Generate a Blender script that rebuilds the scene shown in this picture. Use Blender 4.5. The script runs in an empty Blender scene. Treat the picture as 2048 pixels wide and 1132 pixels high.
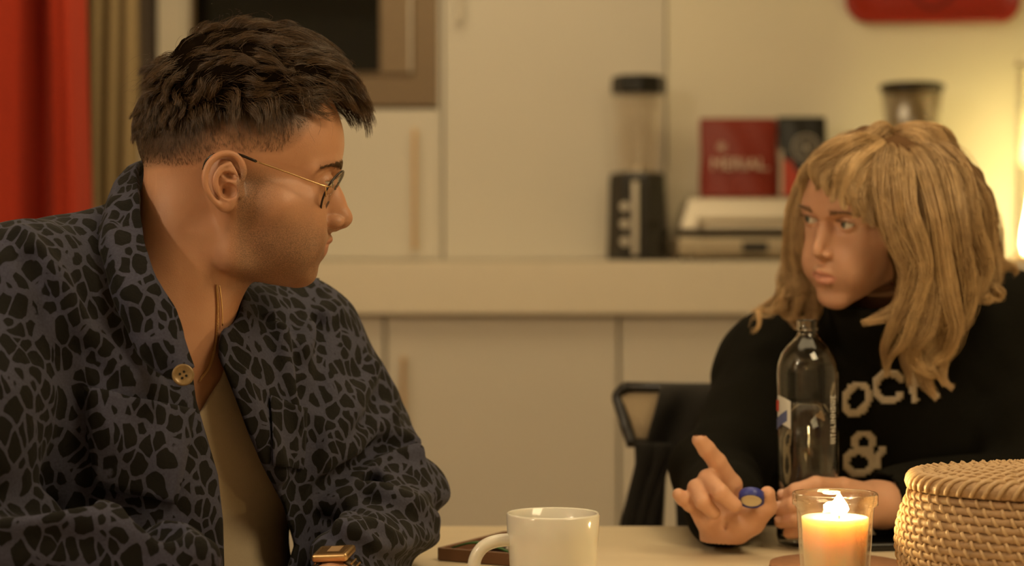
import bpy, bmesh, math, random
import numpy as np
from mathutils import Vector, Matrix
random.seed(7); RNG = np.random.default_rng(11)
SC = bpy.context.scene
COL = SC.collection
# ---------------------------------------------------------------- camera
FPX = 4140.0; HZ = 510.0; CAMZ = 1.08
cam_d = bpy.data.cameras.new('camera'); cam = bpy.data.objects.new('camera', cam_d); COL.objects.link(cam)
cam.location = (0, 0, CAMZ); cam.rotation_euler = (math.pi / 2, 0, 0)
cam_d.sensor_width = 36; cam_d.lens = 36 * FPX / 2048; cam_d.shift_y = -(566 - HZ) / 2048
cam_d.clip_start = 0.05; cam_d.clip_end = 50
cam_d.dof.use_dof = True; cam_d.dof.focus_distance = 2.06; cam_d.dof.aperture_fstop = 4.0
SC.camera = cam
vs = SC.view_settings
vs.view_transform = 'Standard'; vs.look = 'None'; vs.gamma = 1; vs.use_curve_mapping = False; vs.exposure = 0.0
# ---------------------------------------------------------------- light
w = bpy.data.worlds.new('world'); SC.world = w; w.use_nodes = True
w.node_tree.nodes['Background'].inputs[0].default_value = (0.5, 0.36, 0.2, 1)
w.node_tree.nodes['Background'].inputs[1].default_value = 0.02
def light(name, kind, loc, power, color, size=0.1, target=None, size_y=None, spread=None):
    l = bpy.data.lights.new(name, kind); l.energy = power; l.color = color
    if kind == 'AREA':
        l.size = size
        if size_y: l.shape = 'RECTANGLE'; l.size_y = size_y
        if spread: l.spread = spread
    else: l.shadow_soft_size = size
    o = bpy.data.objects.new(name, l); COL.objects.link(o); o.location = loc
    if target is not None: o.rotation_euler = (Vector(target) - Vector(loc)).to_track_quat('-Z', 'Y').to_euler()
    o['kind'] = 'structure'
    return o
WARM = (1.0, 0.77, 0.44)
light('ceiling_light', 'AREA', (0.3, 2.6, 2.52), 13, WARM, 1.6, (0.3, 2.6, 0), 1.2)
light('ceiling_light', 'AREA', (-0.2, 4.5, 2.52), 13, WARM, 1.2, (-0.2, 5.2, 0), 0.8)
light('added_face_fill', 'AREA', (0.75, 1.55, 1.95), 9, WARM, 0.5, (0.1, 2.2, 1.0), 0.5)  # added unseen area lamp that lights the faces from above and in front
for i in range(3):
    light('spot_bulb', 'POINT', (-2.25 + 0.16 * i, 0.3 + 0.25 * i, 2.45), 22, (1.0, 0.82, 0.58), 0.045)
FLAME_POS = []
# ---------------------------------------------------------------- helpers
def at(px, py, d): return Vector(((px - 1024) / FPX * d, d, CAMZ - (py - HZ) / FPX * d))
def atn(a):
    a = np.asarray(a, float); return np.stack([(a[:, 0] - 1024) / FPX * a[:, 2], a[:, 2], CAMZ - (a[:, 1] - HZ) / FPX * a[:, 2]], 1)
def X(px, d): return (px - 1024) / FPX * d
def Z(py, d): return CAMZ - (py - HZ) / FPX * d
def thing(name, label, cat, loc=(0, 0, 0), group=None):
    o = bpy.data.objects.new(name, None); COL.objects.link(o); o.location = loc
    o.empty_display_size = 0.05
    return tag(o, label, cat, group)
def tag(o, label, cat=None, group=None):
    if label: o['label'] = label
    if cat: o['category'] = cat
    if group: o['group'] = group
    return o
def put(name, me, m, parent=None, smooth=False, label=None):
    me.name = name
    o = bpy.data.objects.new(name, me); COL.objects.link(o)
    if m is not None:
        for x in (m if isinstance(m, (list, tuple)) else [m]): me.materials.append(x)
    if smooth:
        me.polygons.foreach_set('use_smooth', [True] * len(me.polygons)); me.update()
    if parent is not None:
        o.parent = parent
        o.matrix_parent_inverse = Matrix.Translation(parent.location).inverted() if parent.parent is None else Matrix.Identity(4)
    if label: o['label'] = label
    return o
def child(o, parent):
    'keeps the mesh in world coordinates while parenting'
    o.parent = parent
    bpy.context.view_layer.update()
    o.matrix_parent_inverse = parent.matrix_world.inverted()
def obj(name, bm, m, parent=None, smooth=False, label=None, bev=0, seg=2, angle=40):
    me = bpy.data.meshes.new(name); bmesh.ops.recalc_face_normals(bm, faces=bm.faces[:]); bm.to_mesh(me); bm.free()
    o = put(name, me, m, None, smooth, label)
    if parent is not None: child(o, parent)
    if bev:
        md = o.modifiers.new('bevel', 'BEVEL'); md.width = bev; md.segments = seg; md.limit_method = 'ANGLE'; md.angle_limit = math.radians(angle)
        me.polygons.foreach_set('use_smooth', [True] * len(me.polygons))
        md2 = o.modifiers.new('wn', 'WEIGHTED_NORMAL')
    return o
def struct(o): o['kind'] = 'structure'; return o
def BM(): return bmesh.new()
def box(bm, x0, x1, y0, y1, z0, z1):
    vsx = [bm.verts.new((x, y, z)) for x in (x0, x1) for y in (y0, y1) for z in (z0, z1)]
    for f in ((0, 1, 3, 2), (4, 6, 7, 5), (0, 4, 5, 1), (2, 3, 7, 6), (0, 2, 6, 4), (1, 5, 7, 3)):
        bm.faces.new([vsx[i] for i in f])
    return bm
def obox(bm, M, sx, sy, sz):
    n = len(bm.verts); box(bm, -sx / 2, sx / 2, -sy / 2, sy / 2, -sz / 2, sz / 2); bm.verts.ensure_lookup_table()
    for v in bm.verts[n:]: v.co = M @ v.co
    return bm
def boxpx(bm, px0, px1, py0, py1, d0, d1, dref=None):
    d = dref or d0
    return box(bm, X(px0, d), X(px1, d), d0, d1, Z(py1, d), Z(py0, d))
def lathe(bm, prof, n=64, c=(0, 0, 0), close=False):
    rings = []
    for r, z in prof:
        if r < 1e-6: rings.append([bm.verts.new((c[0], c[1], c[2] + z))])
        else: rings.append([bm.verts.new((c[0] + r * math.cos(2 * math.pi * i / n), c[1] + r * math.sin(2 * math.pi * i / n), c[2] + z)) for i in range(n)])
    prs = list(zip(rings, rings[1:])) + ([(rings[-1], rings[0])] if close else [])
    for a, b in prs:
        for i in range(n):
            j = (i + 1) % n
            if len(a) == 1 and len(b) == 1: continue
            if len(a) == 1: bm.faces.new((a[0], b[j], b[i]))
            elif len(b) == 1: bm.faces.new((a[i], a[j], b[0]))
            else: bm.faces.new((a[i], a[j], b[j], b[i]))
    return bm
def smooth_path(pts, n=8):
    'Catmull-Rom through pts (k x m array)'
    p = np.asarray(pts, float); q = np.vstack([2 * p[0] - p[1], p, 2 * p[-1] - p[-2]]); out = []
    for i in range(1, len(q) - 2):
        for t in np.linspace(0, 1, n, endpoint=False):
            a, b, c, d = q[i - 1], q[i], q[i + 1], q[i + 2]
            out.append(0.5 * ((2 * b) + (-a + c) * t + (2 * a - 5 * b + 4 * c - d) * t * t + (-a + 3 * b - 3 * c + d) * t ** 3))
    out.append(p[-1]); return np.array(out)
def tube(bm, pts, r, n=10, closed=False, flat=None):
    'r: scalar or list; flat: (normal vector, ratio) to squash the section'
    P = [Vector(p) for p in pts]; k = len(P); rr = [r] * k if np.isscalar(r) else list(r)
    rings = []; up = None
    for i in range(k):
        t = (P[(i + 1) % k] - P[i - 1]) if closed else (P[min(i + 1, k - 1)] - P[max(i - 1, 0)])
        t.normalize()
        if up is None:
            up = Vector((0, 0, 1)) if abs(t.z) < .9 else Vector((1, 0, 0))
        s = t.cross(up); s.normalize(); up = s.cross(t); up.normalize()
        ring = []
        for j in range(n):
            a = 2 * math.pi * j / n; o = s * math.cos(a) * rr[i] + up * math.sin(a) * rr[i]
            if flat is not None:
                nn = Vector(flat[0]); o = o - nn * (o.dot(nn)) * (1 - flat[1])
            ring.append(bm.verts.new(P[i] + o))
        rings.append(ring)
    for i in range(k if closed else k - 1):
        a, b = rings[i], rings[(i + 1) % k]
        for j in range(n): bm.faces.new((a[j], a[(j + 1) % n], b[(j + 1) % n], b[j]))
    if not closed:
        bm.faces.new(rings[0][::-1]); bm.faces.new(rings[-1])
    return bm
# ---------------------------------------------------------------- materials
def hexc(r, g, b): return tuple(((c / 255) / 12.92 if c / 255 <= .04045 else ((c / 255 + .055) / 1.055) ** 2.4) for c in (r, g, b)) + (1,)
def mat(name, color, rough=0.5, metal=0.0, noise=0.06, nscale=30, bump=0.0, bscale=200, coat=0.0, sss=0, trans=0, ior=1.45, emis=None, estr=0, sheen=0, stretch=None):
    m = bpy.data.materials.new(name); m.use_nodes = True; nt = m.node_tree; b = nt.nodes['Principled BSDF']
    c = tuple(color) if len(color) == 4 else tuple(color) + (1,)
    b.inputs['Base Color'].default_value = c; b.inputs['Roughness'].default_value = rough; b.inputs['Metallic'].default_value = metal
    b.inputs['Coat Weight'].default_value = coat; b.inputs['Coat Roughness'].default_value = 0.1
    b.inputs['Transmission Weight'].default_value = trans; b.inputs['IOR'].default_value = ior
    b.inputs['Sheen Weight'].default_value = sheen
    if sss: b.inputs['Subsurface Weight'].default_value = sss; b.inputs['Subsurface Scale'].default_value = 0.01
    if emis: b.inputs['Emission Color'].default_value = tuple(emis) + (1,); b.inputs['Emission Strength'].default_value = estr
    tc = nt.nodes.new('ShaderNodeTexCoord'); mp = nt.nodes.new('ShaderNodeMapping'); nt.links.new(tc.outputs['Object'], mp.inputs[0])
    if stretch: mp.inputs['Scale'].default_value = stretch
    if noise:
        n = nt.nodes.new('ShaderNodeTexNoise'); n.inputs['Scale'].default_value = nscale; n.inputs['Detail'].default_value = 5
        nt.links.new(mp.outputs[0], n.inputs['Vector'])
        mx = nt.nodes.new('ShaderNodeMix'); mx.data_type = 'RGBA'
        mx.inputs[6].default_value = tuple(min(1, x * (1 - noise)) for x in c[:3]) + (1,); mx.inputs[7].default_value = tuple(min(1, x * (1 + noise)) for x in c[:3]) + (1,)
        nt.links.new(n.outputs['Fac'], mx.inputs[0]); nt.links.new(mx.outputs[2], b.inputs['Base Color'])
    if bump:
        n2 = nt.nodes.new('ShaderNodeTexNoise'); n2.inputs['Scale'].default_value = bscale; n2.inputs['Detail'].default_value = 4
        nt.links.new(mp.outputs[0], n2.inputs['Vector'])
        bp = nt.nodes.new('ShaderNodeBump'); bp.inputs['Strength'].default_value = bump; bp.inputs['Distance'].default_value = 0.002
        nt.links.new(n2.outputs['Fac'], bp.inputs['Height']); nt.links.new(bp.outputs[0], b.inputs['Normal'])
    return m
def glass_mat(name, color=(1, 1, 1), rough=0.0, ior=1.45):
    m = mat(name, color, rough, noise=0, trans=1.0, ior=ior); return m
def thin_glass(name, tint=(0.96, 0.96, 0.94), refl=0.06, rough=0.02, edge=0.75):
    m = bpy.data.materials.new(name); m.use_nodes = True; nt = m.node_tree; nt.nodes.clear()
    out = nt.nodes.new('ShaderNodeOutputMaterial'); mx = nt.nodes.new('ShaderNodeMixShader'); tr = nt.nodes.new('ShaderNodeBsdfTransparent'); gl = nt.nodes.new('ShaderNodeBsdfGlossy')
    lw = nt.nodes.new('ShaderNodeLayerWeight'); lw.inputs[0].default_value = 0.25
    mr = nt.nodes.new('ShaderNodeMapRange'); mr.inputs[3].default_value = refl; mr.inputs[4].default_value = edge
    tr.inputs[0].default_value = tint + (1,); gl.inputs[0].default_value = (1, 1, 1, 1); gl.inputs[1].default_value = rough
    nt.links.new(lw.outputs['Facing'], mr.inputs[0]); nt.links.new(mr.outputs[0], mx.inputs[0]); nt.links.new(tr.outputs[0], mx.inputs[1]); nt.links.new(gl.outputs[0], mx.inputs[2]); nt.links.new(mx.outputs[0], out.inputs[0])
    return m
M_tg = thin_glass('clear_thin_glass')
M_blk = mat('black_plastic', (0.012, 0.011, 0.009), 0.25, noise=0.1)
M_steel = mat('brushed_steel', (0.62, 0.56, 0.46), 0.35, 0.85, noise=0.08, nscale=40, stretch=(1, 1, 12))
M_gold = mat('brushed_brass', (0.75, 0.5, 0.24), 0.3, 0.95, noise=0.05)
M_tg = thin_glass('clear_thin_glass')
# ================================================================ the setting
M_wall = mat('wall_paint', (0.78, 0.72, 0.57), 0.75, noise=0.03, nscale=3, bump=0.05)
M_cab = mat('cabinet_lacquer', (0.66, 0.61, 0.51), 0.42, noise=0.02, nscale=5)
M_top = mat('worktop_laminate', (0.76, 0.68, 0.53), 0.45, noise=0.03, nscale=20)
M_floor = mat('floor_boards', (0.30, 0.19, 0.10), 0.5, noise=0.3, nscale=6, stretch=(1, 8, 1))
M_ceil = mat('ceiling_paint', (0.80, 0.74, 0.62), 0.9, noise=0.02)



XL, XR, YF, YB, ZC = -2.9, 2.6, -2.2, 5.95, 2.6
struct(obj('floor', box(BM(), XL, XR, YF, YB, -0.05, 0), M_floor))
struct(obj('ceiling', box(BM(), XL, XR, YF, YB, ZC, ZC + 0.05), M_ceil))
struct(obj('wall_back', box(BM(), XL, XR, YB, YB + 0.1, 0, ZC), M_wall))
struct(obj('wall_left', box(BM(), XL - 0.1, XL, YF, YB, 0, ZC), M_wall))
struct(obj('wall_right', box(BM(), XR, XR + 0.1, YF, YB, 0, ZC), M_wall))
struct(obj('wall_front', box(BM(), XL, XR, YF - 0.1, YF, 0, ZC), M_wall))
struct(obj('baseboard_back', box(BM(), XL, XR, YB - 0.015, YB, 0, 0.08), M_cab))
# ---- worktop and the base cabinets under it
DC = 5.30; TOPZ = Z(522, 5.26); BOTZ = Z(629, 5.26)
wt = obj('worktop', box(BM(), X(300, DC), X(2330, DC), 5.26, YB - 0.001, BOTZ, TOPZ), M_top, bev=0.004)
tag(wt, 'long thick cream worktop running behind both people, carrying the blender', 'worktop')
def bar_handle(px, py0, py1, d, parent, m=None, stand=0.028, wdt=0.009):
    bm = BM(); x = X(px, d); z0, z1 = Z(py1, d), Z(py0, d)
    box(bm, x - wdt / 2, x + wdt / 2, d - stand - 0.012, d - stand, z0, z1)
    for z in (z0 + 0.004, z1 - 0.016): box(bm, x - wdt / 2, x + wdt / 2, d - stand - 0.002, d, z, z + 0.012)
    return obj('handle', bm, m or M_gold, parent, bev=0.0015, label='slim brass bar handle')
seams = [300, 770, 1238, 1704, 2172, 2330]
for i, (a, b) in enumerate(zip(seams, seams[1:])):
    lab = ['cream base cabinet left of centre, mostly hidden behind the patterned jacket',
           'cream base cabinet with brass bar handle, in the centre between the two people',
           'cream base cabinet behind the black folding chair, right of centre',
           'cream base cabinet behind the person in the black sweater', 'cream base cabinet at the far right end'][i]
    t = thing('base_cabinet', lab, 'cabinet', (X((a + b) / 2, DC), DC, 0), 'base cabinets under the worktop')
    obj('carcass', box(BM(), X(a, DC) + 0.002, X(b, DC) - 0.002, DC + 0.022, YB - 0.02, 0.1, BOTZ - 0.0005), M_cab, t)
    obj('plinth', box(BM(), X(a, DC) + 0.002, X(b, DC) - 0.002, DC + 0.06, DC + 0.09, 0, 0.1), M_cab, t)
    dr = obj('door', box(BM(), X(a, DC) + 0.004, X(b, DC) - 0.004, DC, DC + 0.02, 0.11, BOTZ - 0.008), M_cab, t, bev=0.002)
    if i == 1: bar_handle(808, 712, 850, DC, dr)
    if i == 0: bar_handle(360, 712, 850, DC, dr)
    if i == 3: bar_handle(1742, 712, 850, DC, dr)
    if i == 2: bar_handle(1664, 712, 850, DC, dr)
# ---- tall unit with the built-in oven (left), stands on the worktop level
DT = 5.56
t = thing('oven_cabinet', 'tall cream cabinet housing the black built-in oven, behind the person in the patterned jacket', 'cabinet', (X(600, DT), DT, TOPZ))
zt = 2.3
obj('filler_panel', box(BM(), X(316, DT), X(368, DT) - .001, DT - .004, DT + .016, TOPZ + .001, zt), M_cab, t)
obj('side_panel', box(BM(), X(368, DT), X(368, DT) + 0.018, DT + .002, YB - 0.02, TOPZ + .001, zt), M_cab, t)
obj('side_panel', box(BM(), X(884, DT) - 0.010, X(884, DT), DT + .002, YB - 0.02, TOPZ + .001, zt), M_cab, t)
obj('carcass', box(BM(), X(368, DT) + 0.02, X(874, DT) - 0.003, DT + 0.03, YB - 0.02, TOPZ + .001, Z(216, DT)), M_cab, t)
dr = obj('door', box(BM(), X(371, DT), X(876, DT), DT, DT + 0.02, TOPZ + 0.004, Z(219, DT)), M_cab, t, bev=0.002)
bar_handle(830, 258, 498, DT, dr)
M_ovf = mat('bronze_steel', (0.20, 0.14, 0.082), 0.42, 0.5, noise=0.08, nscale=12, stretch=(1, 1, 30))
M_ovg = mat('oven_glass', (0.004, 0.004, 0.003), 0.06, noise=0)
t = thing('built_in_oven', 'bronze framed built-in oven with dark glass door behind the head of the person at left', 'oven', (X(600, DT), DT, Z(214, DT)))
bm = BM(); z0 = Z(213, DT)
box(bm, X(368, DT) + 0.022, X(876, DT), DT - 0.002, DT + 0.4, z0, 1.98)
obj('housing', bm, M_ovf, t, bev=0.003)
bm = BM(); zb = Z(149, DT)
box(bm, X(384, DT), X(827, DT), DT - 0.014, DT - 0.002, zb, 1.9)
dd = obj('door', bm, M_ovf, t, bev=0.002)
obj('glass', box(BM(), X(392, DT), X(760, DT), DT - 0.018, DT - 0.0141, zb + 0.006, 1.88), M_ovg, dd, label='black glass window')
bm = BM()
for k in range(16):
    zz = zb + 0.008 + k * 0.027; box(bm, X(766, DT), X(818, DT), DT - 0.018, DT - 0.0141, zz, zz + 0.0235)
obj('reflection_slats', bm, mat('oven_panel', (0.24, 0.17, 0.10), 0.45, 0.3, noise=0.1), dd, bev=0.001)  # lighter slats stand in for striped reflections on the window frame strip
obj('trim_strip', box(BM(), X(819, DT), X(823, DT), DT - 0.021, DT - 0.0141, zb + 0.006, 1.88), M_steel, dd)
# ---- tall cream unit right of the oven
t = thing('wall_cabinet', 'tall plain cream cabinet door right of the oven, small handle at its top', 'cabinet', (X(1110, DT), DT, TOPZ))
obj('carcass', box(BM(), X(887, DT), X(1332, DT), DT + 0.022, YB - 0.02, TOPZ + .001, zt), M_cab, t)
dr = obj('door', box(BM(), X(888, DT), X(1331, DT), DT + .004, DT + 0.02, TOPZ + 0.003, zt), M_cab, t, bev=0.002)
bar_handle(918, -190, 46, DT + .004, dr, M_steel)
t = thing('wall_panel', 'smooth cream splashback panel behind the grill and coffee bags', 'panel', (X(1700, DT), DT, TOPZ))
obj('board', box(BM(), X(1334, 5.57), X(2420, 5.57), 5.57, YB - 0.002, TOPZ + .001, 2.3), M_wall, t)
# ---- curtains and frame on the left
def curtain(name, x0, x1, d, folds, amp, m, label, group=None, seed=0, z1=2.45, flare=0.0):
    rr = random.Random(seed); bm = BM(); n = 160; nz = 30; g = []
    ph = [rr.uniform(0, 6.28) for _ in range(4)]
    for j in range(nz + 1):
        v = j / nz; z = 0.03 + (z1 - 0.03) * v; row = []
        for i in range(n + 1):
            u = i / n
            s = math.sin(folds * 2 * math.pi * u + ph[0] + 0.5 * math.sin(3 * v + ph[1])); s2 = math.sin(folds * 4.3 * math.pi * u + ph[2] + v)
            y = d + amp * (abs(s) ** 0.8 * (1 if s > 0 else -1) * (1.1 - 0.3 * v) + 0.25 * s2)
            x = x0 + (x1 - x0) * u + flare * (1 - v) * u + 0.006 * math.sin(9 * v + 5 * u + ph[3])
            row.append(bm.verts.new((x, y, z)))
        g.append(row)
    for j in range(nz):
        for i in range(n): bm.faces.new((g[j][i], g[j][i + 1], g[j + 1][i + 1], g[j + 1][i]))
    o = obj(name, bm, m, None, True); md = o.modifiers.new('s', 'SOLIDIFY'); md.thickness = 0.003
    tag(o, label, 'curtain', group); return o
M_red = mat('red_velvet', (0.42, 0.030, 0.006), 0.85, noise=0.12, nscale=60, sheen=0.05)
M_bei = mat('beige_linen', (0.30, 0.22, 0.11), 0.9, noise=0.12, nscale=80, bump=0.2)
DK = 4.75
curtain('red_curtain', X(6, DK), X(158, DK), DK, 1.5, 0.06, M_red, 'deep red curtain hanging at the far left edge', seed=5, flare=0.03)
curtain('beige_curtain', X(150, DK + .2), X(272, DK + .2), DK + 0.2, 4.2, 0.014, M_bei, 'beige pleated curtain hanging just right of the red one', seed=3)
M_drk = mat('dark_wood', (0.055, 0.035, 0.018), 0.5, noise=0.2, nscale=20)
M_brn = mat('brown_wood', (0.13, 0.09, 0.045), 0.5, noise=0.2, nscale=20, stretch=(4, 4, 1))
DP = 5.915
t = thing('wall_mirror', 'tall dark framed mirror on the wall between beige curtain and oven', 'mirror', (X(270, DP), DP, Z(203, DP)))
bm = BM(); x0, x1, z0, z1 = X(120, DP), X(311, DP), Z(203, DP), 2.3
box(bm, x0, x0 + .02, DP, DP + .033, z0, z1); box(bm, x1 - .009, x1, DP, DP + .033, z0, z1); box(bm, x0 + .02, x1 - .009, DP, DP + .033, z0, z0 + .02); box(bm, x0 + .02, x1 - .009, DP, DP + .033, z1 - .02, z1)
obj('frame', bm, M_drk, t, bev=.001)
obj('backing', box(BM(), x0 + .018, x1 - .007, DP + .012, DP + .033, z0 + .018, z1 - .018), M_brn, t)
# ================================================================ counter objects
def rot_box(bm, c, sx, sy, sz, rz, rx=0, ry=0):
    return obox(bm, Matrix.Translation(Vector(c)) @ Matrix.Rotation(rz, 4, 'Z') @ Matrix.Rotation(ry, 4, 'Y') @ Matrix.Rotation(rx, 4, 'X'), sx, sy, sz)
DB = 5.40; kb = DB / FPX
bx = X(1277, DB)
t = thing('blender', 'black kitchen blender with clear jar, standing on the cream worktop', 'blender', (bx, DB, TOPZ))
h = Z(347, DB) - TOPZ
bm = lathe(BM(), [(0, 0.002), (.082, 0.002), (.086, .01), (.084, .06), (.080, h - .02), (.076, h), (.05, h + .004), (0, h + .004)], 8, (bx, DB, TOPZ))
bmesh.ops.rotate(bm, verts=bm.verts[:], cent=(bx, DB, 0), matrix=Matrix.Rotation(math.radians(12), 3, 'Z'))
base = obj('motor_base', bm, mat('gloss_black', (0.012, 0.011, 0.009), 0.12, noise=0, coat=0.6), t, bev=.004)
bm = BM(); rot_box(bm, (bx - .014, DB - .084, TOPZ + .11), .016, .008, .19, 0)
obj('control_strip', bm, M_steel, base, bev=.002, label='silver vertical control strip')
for k in range(3):
    bm = BM(); bmesh.ops.create_cone(bm, cap_ends=True, segments=20, radius1=.012, radius2=.012, depth=.008, matrix=Matrix.Translation((bx - .04, DB - .078, TOPZ + .05 + k * .045)) @ Matrix.Rotation(math.pi / 2, 4, 'X'))
    obj('button', bm, M_steel, base, bev=.001)
zt_, zj = Z(190, DB) - TOPZ, h + .004
n8 = 8
def ring8(bm, r0, z0, r1, z1, th):
    lathe(bm, [(r0, z0), (r1, z1), (r1 - th, z1), (r0 - th, z0 + th)], n8, (bx, DB, TOPZ), close=True)
bm = BM(); ring8(bm, .052, zj, .070, zt_ + .01, .004)
obj('jar', bm, thin_glass('jar_glass', (0.97, 0.95, 0.92), 0.04, 0.06), t, bev=.002)
zl = Z(152, DB) - TOPZ
obj('lid', lathe(BM(), [(0, zt_), (.069, zt_), (.072, zt_ + .01), (.071, zl - .008), (.064, zl), (.02, zl + .002), (0, zl + .002)], n8, (bx, DB, TOPZ)), M_blk, t, bev=.003)
bm = lathe(BM(), [(0, zj), (.018, zj), (.008, zj + .02), (0, zj + .03)], 16, (bx, DB, TOPZ)); rot_box(bm, (bx + .003, DB, TOPZ + zj + .02), .05, .006, .003, .5, 0, .5)
obj('blade', bm, M_steel, t)
# contact grill
gx0, gx1 = X(1350, DB), X(1700, DB); gw = gx1 - gx0
t = thing('contact_grill', 'silver contact grill under the two coffee bags, beside the blender', 'grill', ((gx0 + gx1) / 2, DB, TOPZ))
gd0, gd1 = DB - .08, DB + .14
zA, zB, zC_, zD = TOPZ + .004, Z(474, DB), Z(462, DB), Z(396, DB)
M_pl = mat('dark_plate', (0.03, 0.026, 0.02), 0.4, noise=.1)
obj('lower_body', box(BM(), gx0, gx1, gd0, gd1, zA + .008, zB), mat('champagne_steel', (0.50, 0.42, 0.30), 0.33, 0.75, noise=.1, nscale=25, stretch=(1, 1, 20)), t, bev=.008, seg=3)
for sx in (gx0 + .03, gx1 - .03):
    for sy in (gd0 + .03, gd1 - .03): obj('foot', box(BM(), sx - .012, sx + .012, sy - .012, sy + .012, TOPZ + .001, zA + .009), M_blk, t)
obj('lower_plate', box(BM(), gx0 + .012, gx1 - .012, gd0 + .012, gd1 - .01, zB, zB + .006), M_pl, t)
obj('upper_plate', box(BM(), gx0 + .012, gx1 - .012, gd0 + .012, gd1 - .01, zB + .009, zC_ + .003), M_pl, t)
bm = box(BM(), gx0 + .004, gx1 - .004, gd0 + .004, gd1, zC_ + .002, zD)
for v in bm.verts:
    if v.co.z > zD - .001: v.co.x += .028 if v.co.x < (gx0 + gx1) / 2 else -.02; v.co.y += .02 if v.co.y < DB else -.01
lidg = obj('lid', bm, M_steel, t, bev=.007, seg=3)
bm = BM(); tube(bm, smooth_path([(gx0 + .06, gd0 + .01, zC_ + .03), (gx0 + .06, gd0 - .05, zC_ + .025), (gx0 + .09, gd0 - .058, zC_ + .025), (gx1 - .09, gd0 - .058, zC_ + .025), (gx1 - .06, gd0 - .05, zC_ + .025), (gx1 - .06, gd0 + .01, zC_ + .03)], 4), .008)
obj('handle', bm, mat('grill_handle', (0.45, 0.38, 0.27), 0.4, 0.6), lidg, True)
bm = box(BM(), X(1478, DB), X(1528, DB), gd0 - .004, gd0, Z(505, DB), Z(484, DB))
obj('indicator', bm, M_pl, t, bev=.001)
# coffee bags on the grill
def pouch(name, label, x0, x1, zb, ztop, d, m, th=.05, rz=0, lean=0.03):
    bm = BM(); nx, nz = 14, 20; fr = []; bk = []
    for j in range(nz + 1):
        v = j / nz; a = []; b = []
        for i in range(nx + 1):
            u = i / nx; e = math.sin(math.pi * u) ** .6 * (1 - v ** 2.2) ** .7
            e = max(e, .02); x = x0 + (x1 - x0) * (u + .012 * math.sin(9 * v) * (u - .5)) + (x1 - x0) * .015 * (1 - v) * (2 * u - 1)
            wv = .003 * math.sin(14 * u + 7 * v) * (1 - v * .5)
            a.append(bm.verts.new((x, d + lean * v - th / 2 * e + wv, zb + (ztop - zb) * v))); b.append(bm.verts.new((x, d + lean * v + th / 2 * e + wv + .001, zb + (ztop - zb) * v)))
        fr.append(a); bk.append(b)
    for j in range(nz):
        for i in range(nx):
            bm.faces.new((fr[j][i], fr[j][i + 1], fr[j + 1][i + 1], fr[j + 1][i])); bm.faces.new((bk[j][i + 1], bk[j][i], bk[j + 1][i], bk[j + 1][i + 1]))
        bm.faces.new((fr[j][0], fr[j + 1][0], bk[j + 1][0], bk[j][0])); bm.faces.new((fr[j][nx], bk[j][nx], bk[j + 1][nx], fr[j + 1][nx]))
    for i in range(nx):
        bm.faces.new((fr[0][i], bk[0][i], bk[0][i + 1], fr[0][i + 1])); bm.faces.new((fr[nz][i], fr[nz][i + 1], bk[nz][i + 1], bk[nz][i]))
    o = obj(name, bm, m, None, True)
    return tag(o, label, 'bag')
def text(name, s, loc, size, m, parent, rz=0, ext=.0006, rx=math.pi / 2, align='CENTER'):
    c = bpy.data.curves.new(name, 'FONT'); c.body = s; c.size = size; c.extrude = ext; c.align_x = align; c.align_y = 'CENTER'
    o = bpy.data.objects.new(name, c); COL.objects.link(o); o.location = loc; o.rotation_euler = (rx, 0, rz); c.materials.append(m)
    bpy.context.view_layer.update()
    me = bpy.data.meshes.new_from_object(o.evaluated_get(bpy.context.evaluated_depsgraph_get())); mw = o.matrix_world.copy(); bpy.data.objects.remove(o)
    me.transform(mw); o = put(name, me, None); 
    if not me.materials: me.materials.append(m)
    if parent: child(o, parent)
    return o
M_cream = mat('cream_print', (0.75, 0.62, 0.48), 0.6, noise=0)
DBg = 5.42; zg = zD + .0015
red = pouch('coffee_bag', 'red coffee bag with pale lettering standing on the silver grill', X(1402, DBg), X(1556, DBg), zg, Z(235, DBg), DBg, mat('red_foil', (0.22, 0.022, 0.010), 0.5, noise=.08, nscale=20))
text('lettering', 'MERIAL.', (X(1478, DBg), DBg - .0265, Z(330, DBg)), .044, M_cream, red)
text('logo', '*', (X(1441, DBg), DBg - .024, Z(304, DBg)), .06, M_cream, red)
dk = pouch('coffee_bag', 'black coffee bag with round pale emblem, right of the red bag', X(1560, DBg), X(1657, DBg), zg, Z(231, DBg), DBg + .02, mat('black_foil', (0.014, 0.014, 0.012), 0.5, noise=.08), th=.045)
bm = BM(); ex, ez = X(1610, DBg), Z(296, DBg); yy = DBg - .018
for R_, w_ in ((.036, .004), (.026, .002)):
    n = 40
    for i in range(n):
        a0, a1 = 2 * math.pi * i / n, 2 * math.pi * (i + 1) / n
        bm.faces.new([bm.verts.new((ex + r * math.cos(a), yy, ez + r * math.sin(a))) for r, a in ((R_, a0), (R_, a1), (R_ - w_, a1), (R_ - w_, a0))])
for k in range(5):
    a = math.pi / 2 + k * 2 * math.pi / 5
    rr_ = .02; bm.faces.new([bm.verts.new((ex + .3 * rr_ * math.cos(a - .6), yy, ez + .3 * rr_ * math.sin(a - .6))), bm.verts.new((ex + rr_ * math.cos(a), yy, ez + rr_ * math.sin(a))), bm.verts.new((ex + .3 * rr_ * math.cos(a + .6), yy, ez + .3 * rr_ * math.sin(a + .6))), bm.verts.new((ex, yy, ez))])
obj('emblem', bm, mat('grey_print', (.45, .40, .33), .6, noise=0), dk)
bm = BM(); yy = DBg - .016
pts = [(1562, 392), (1562, 318), (1580, 322), (1592, 345), (1612, 362), (1640, 392)]
bm.faces.new([bm.verts.new((X(a, DBg), yy - .002 * (b > 340), Z(b, DBg))) for a, b in pts][::-1])
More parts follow.
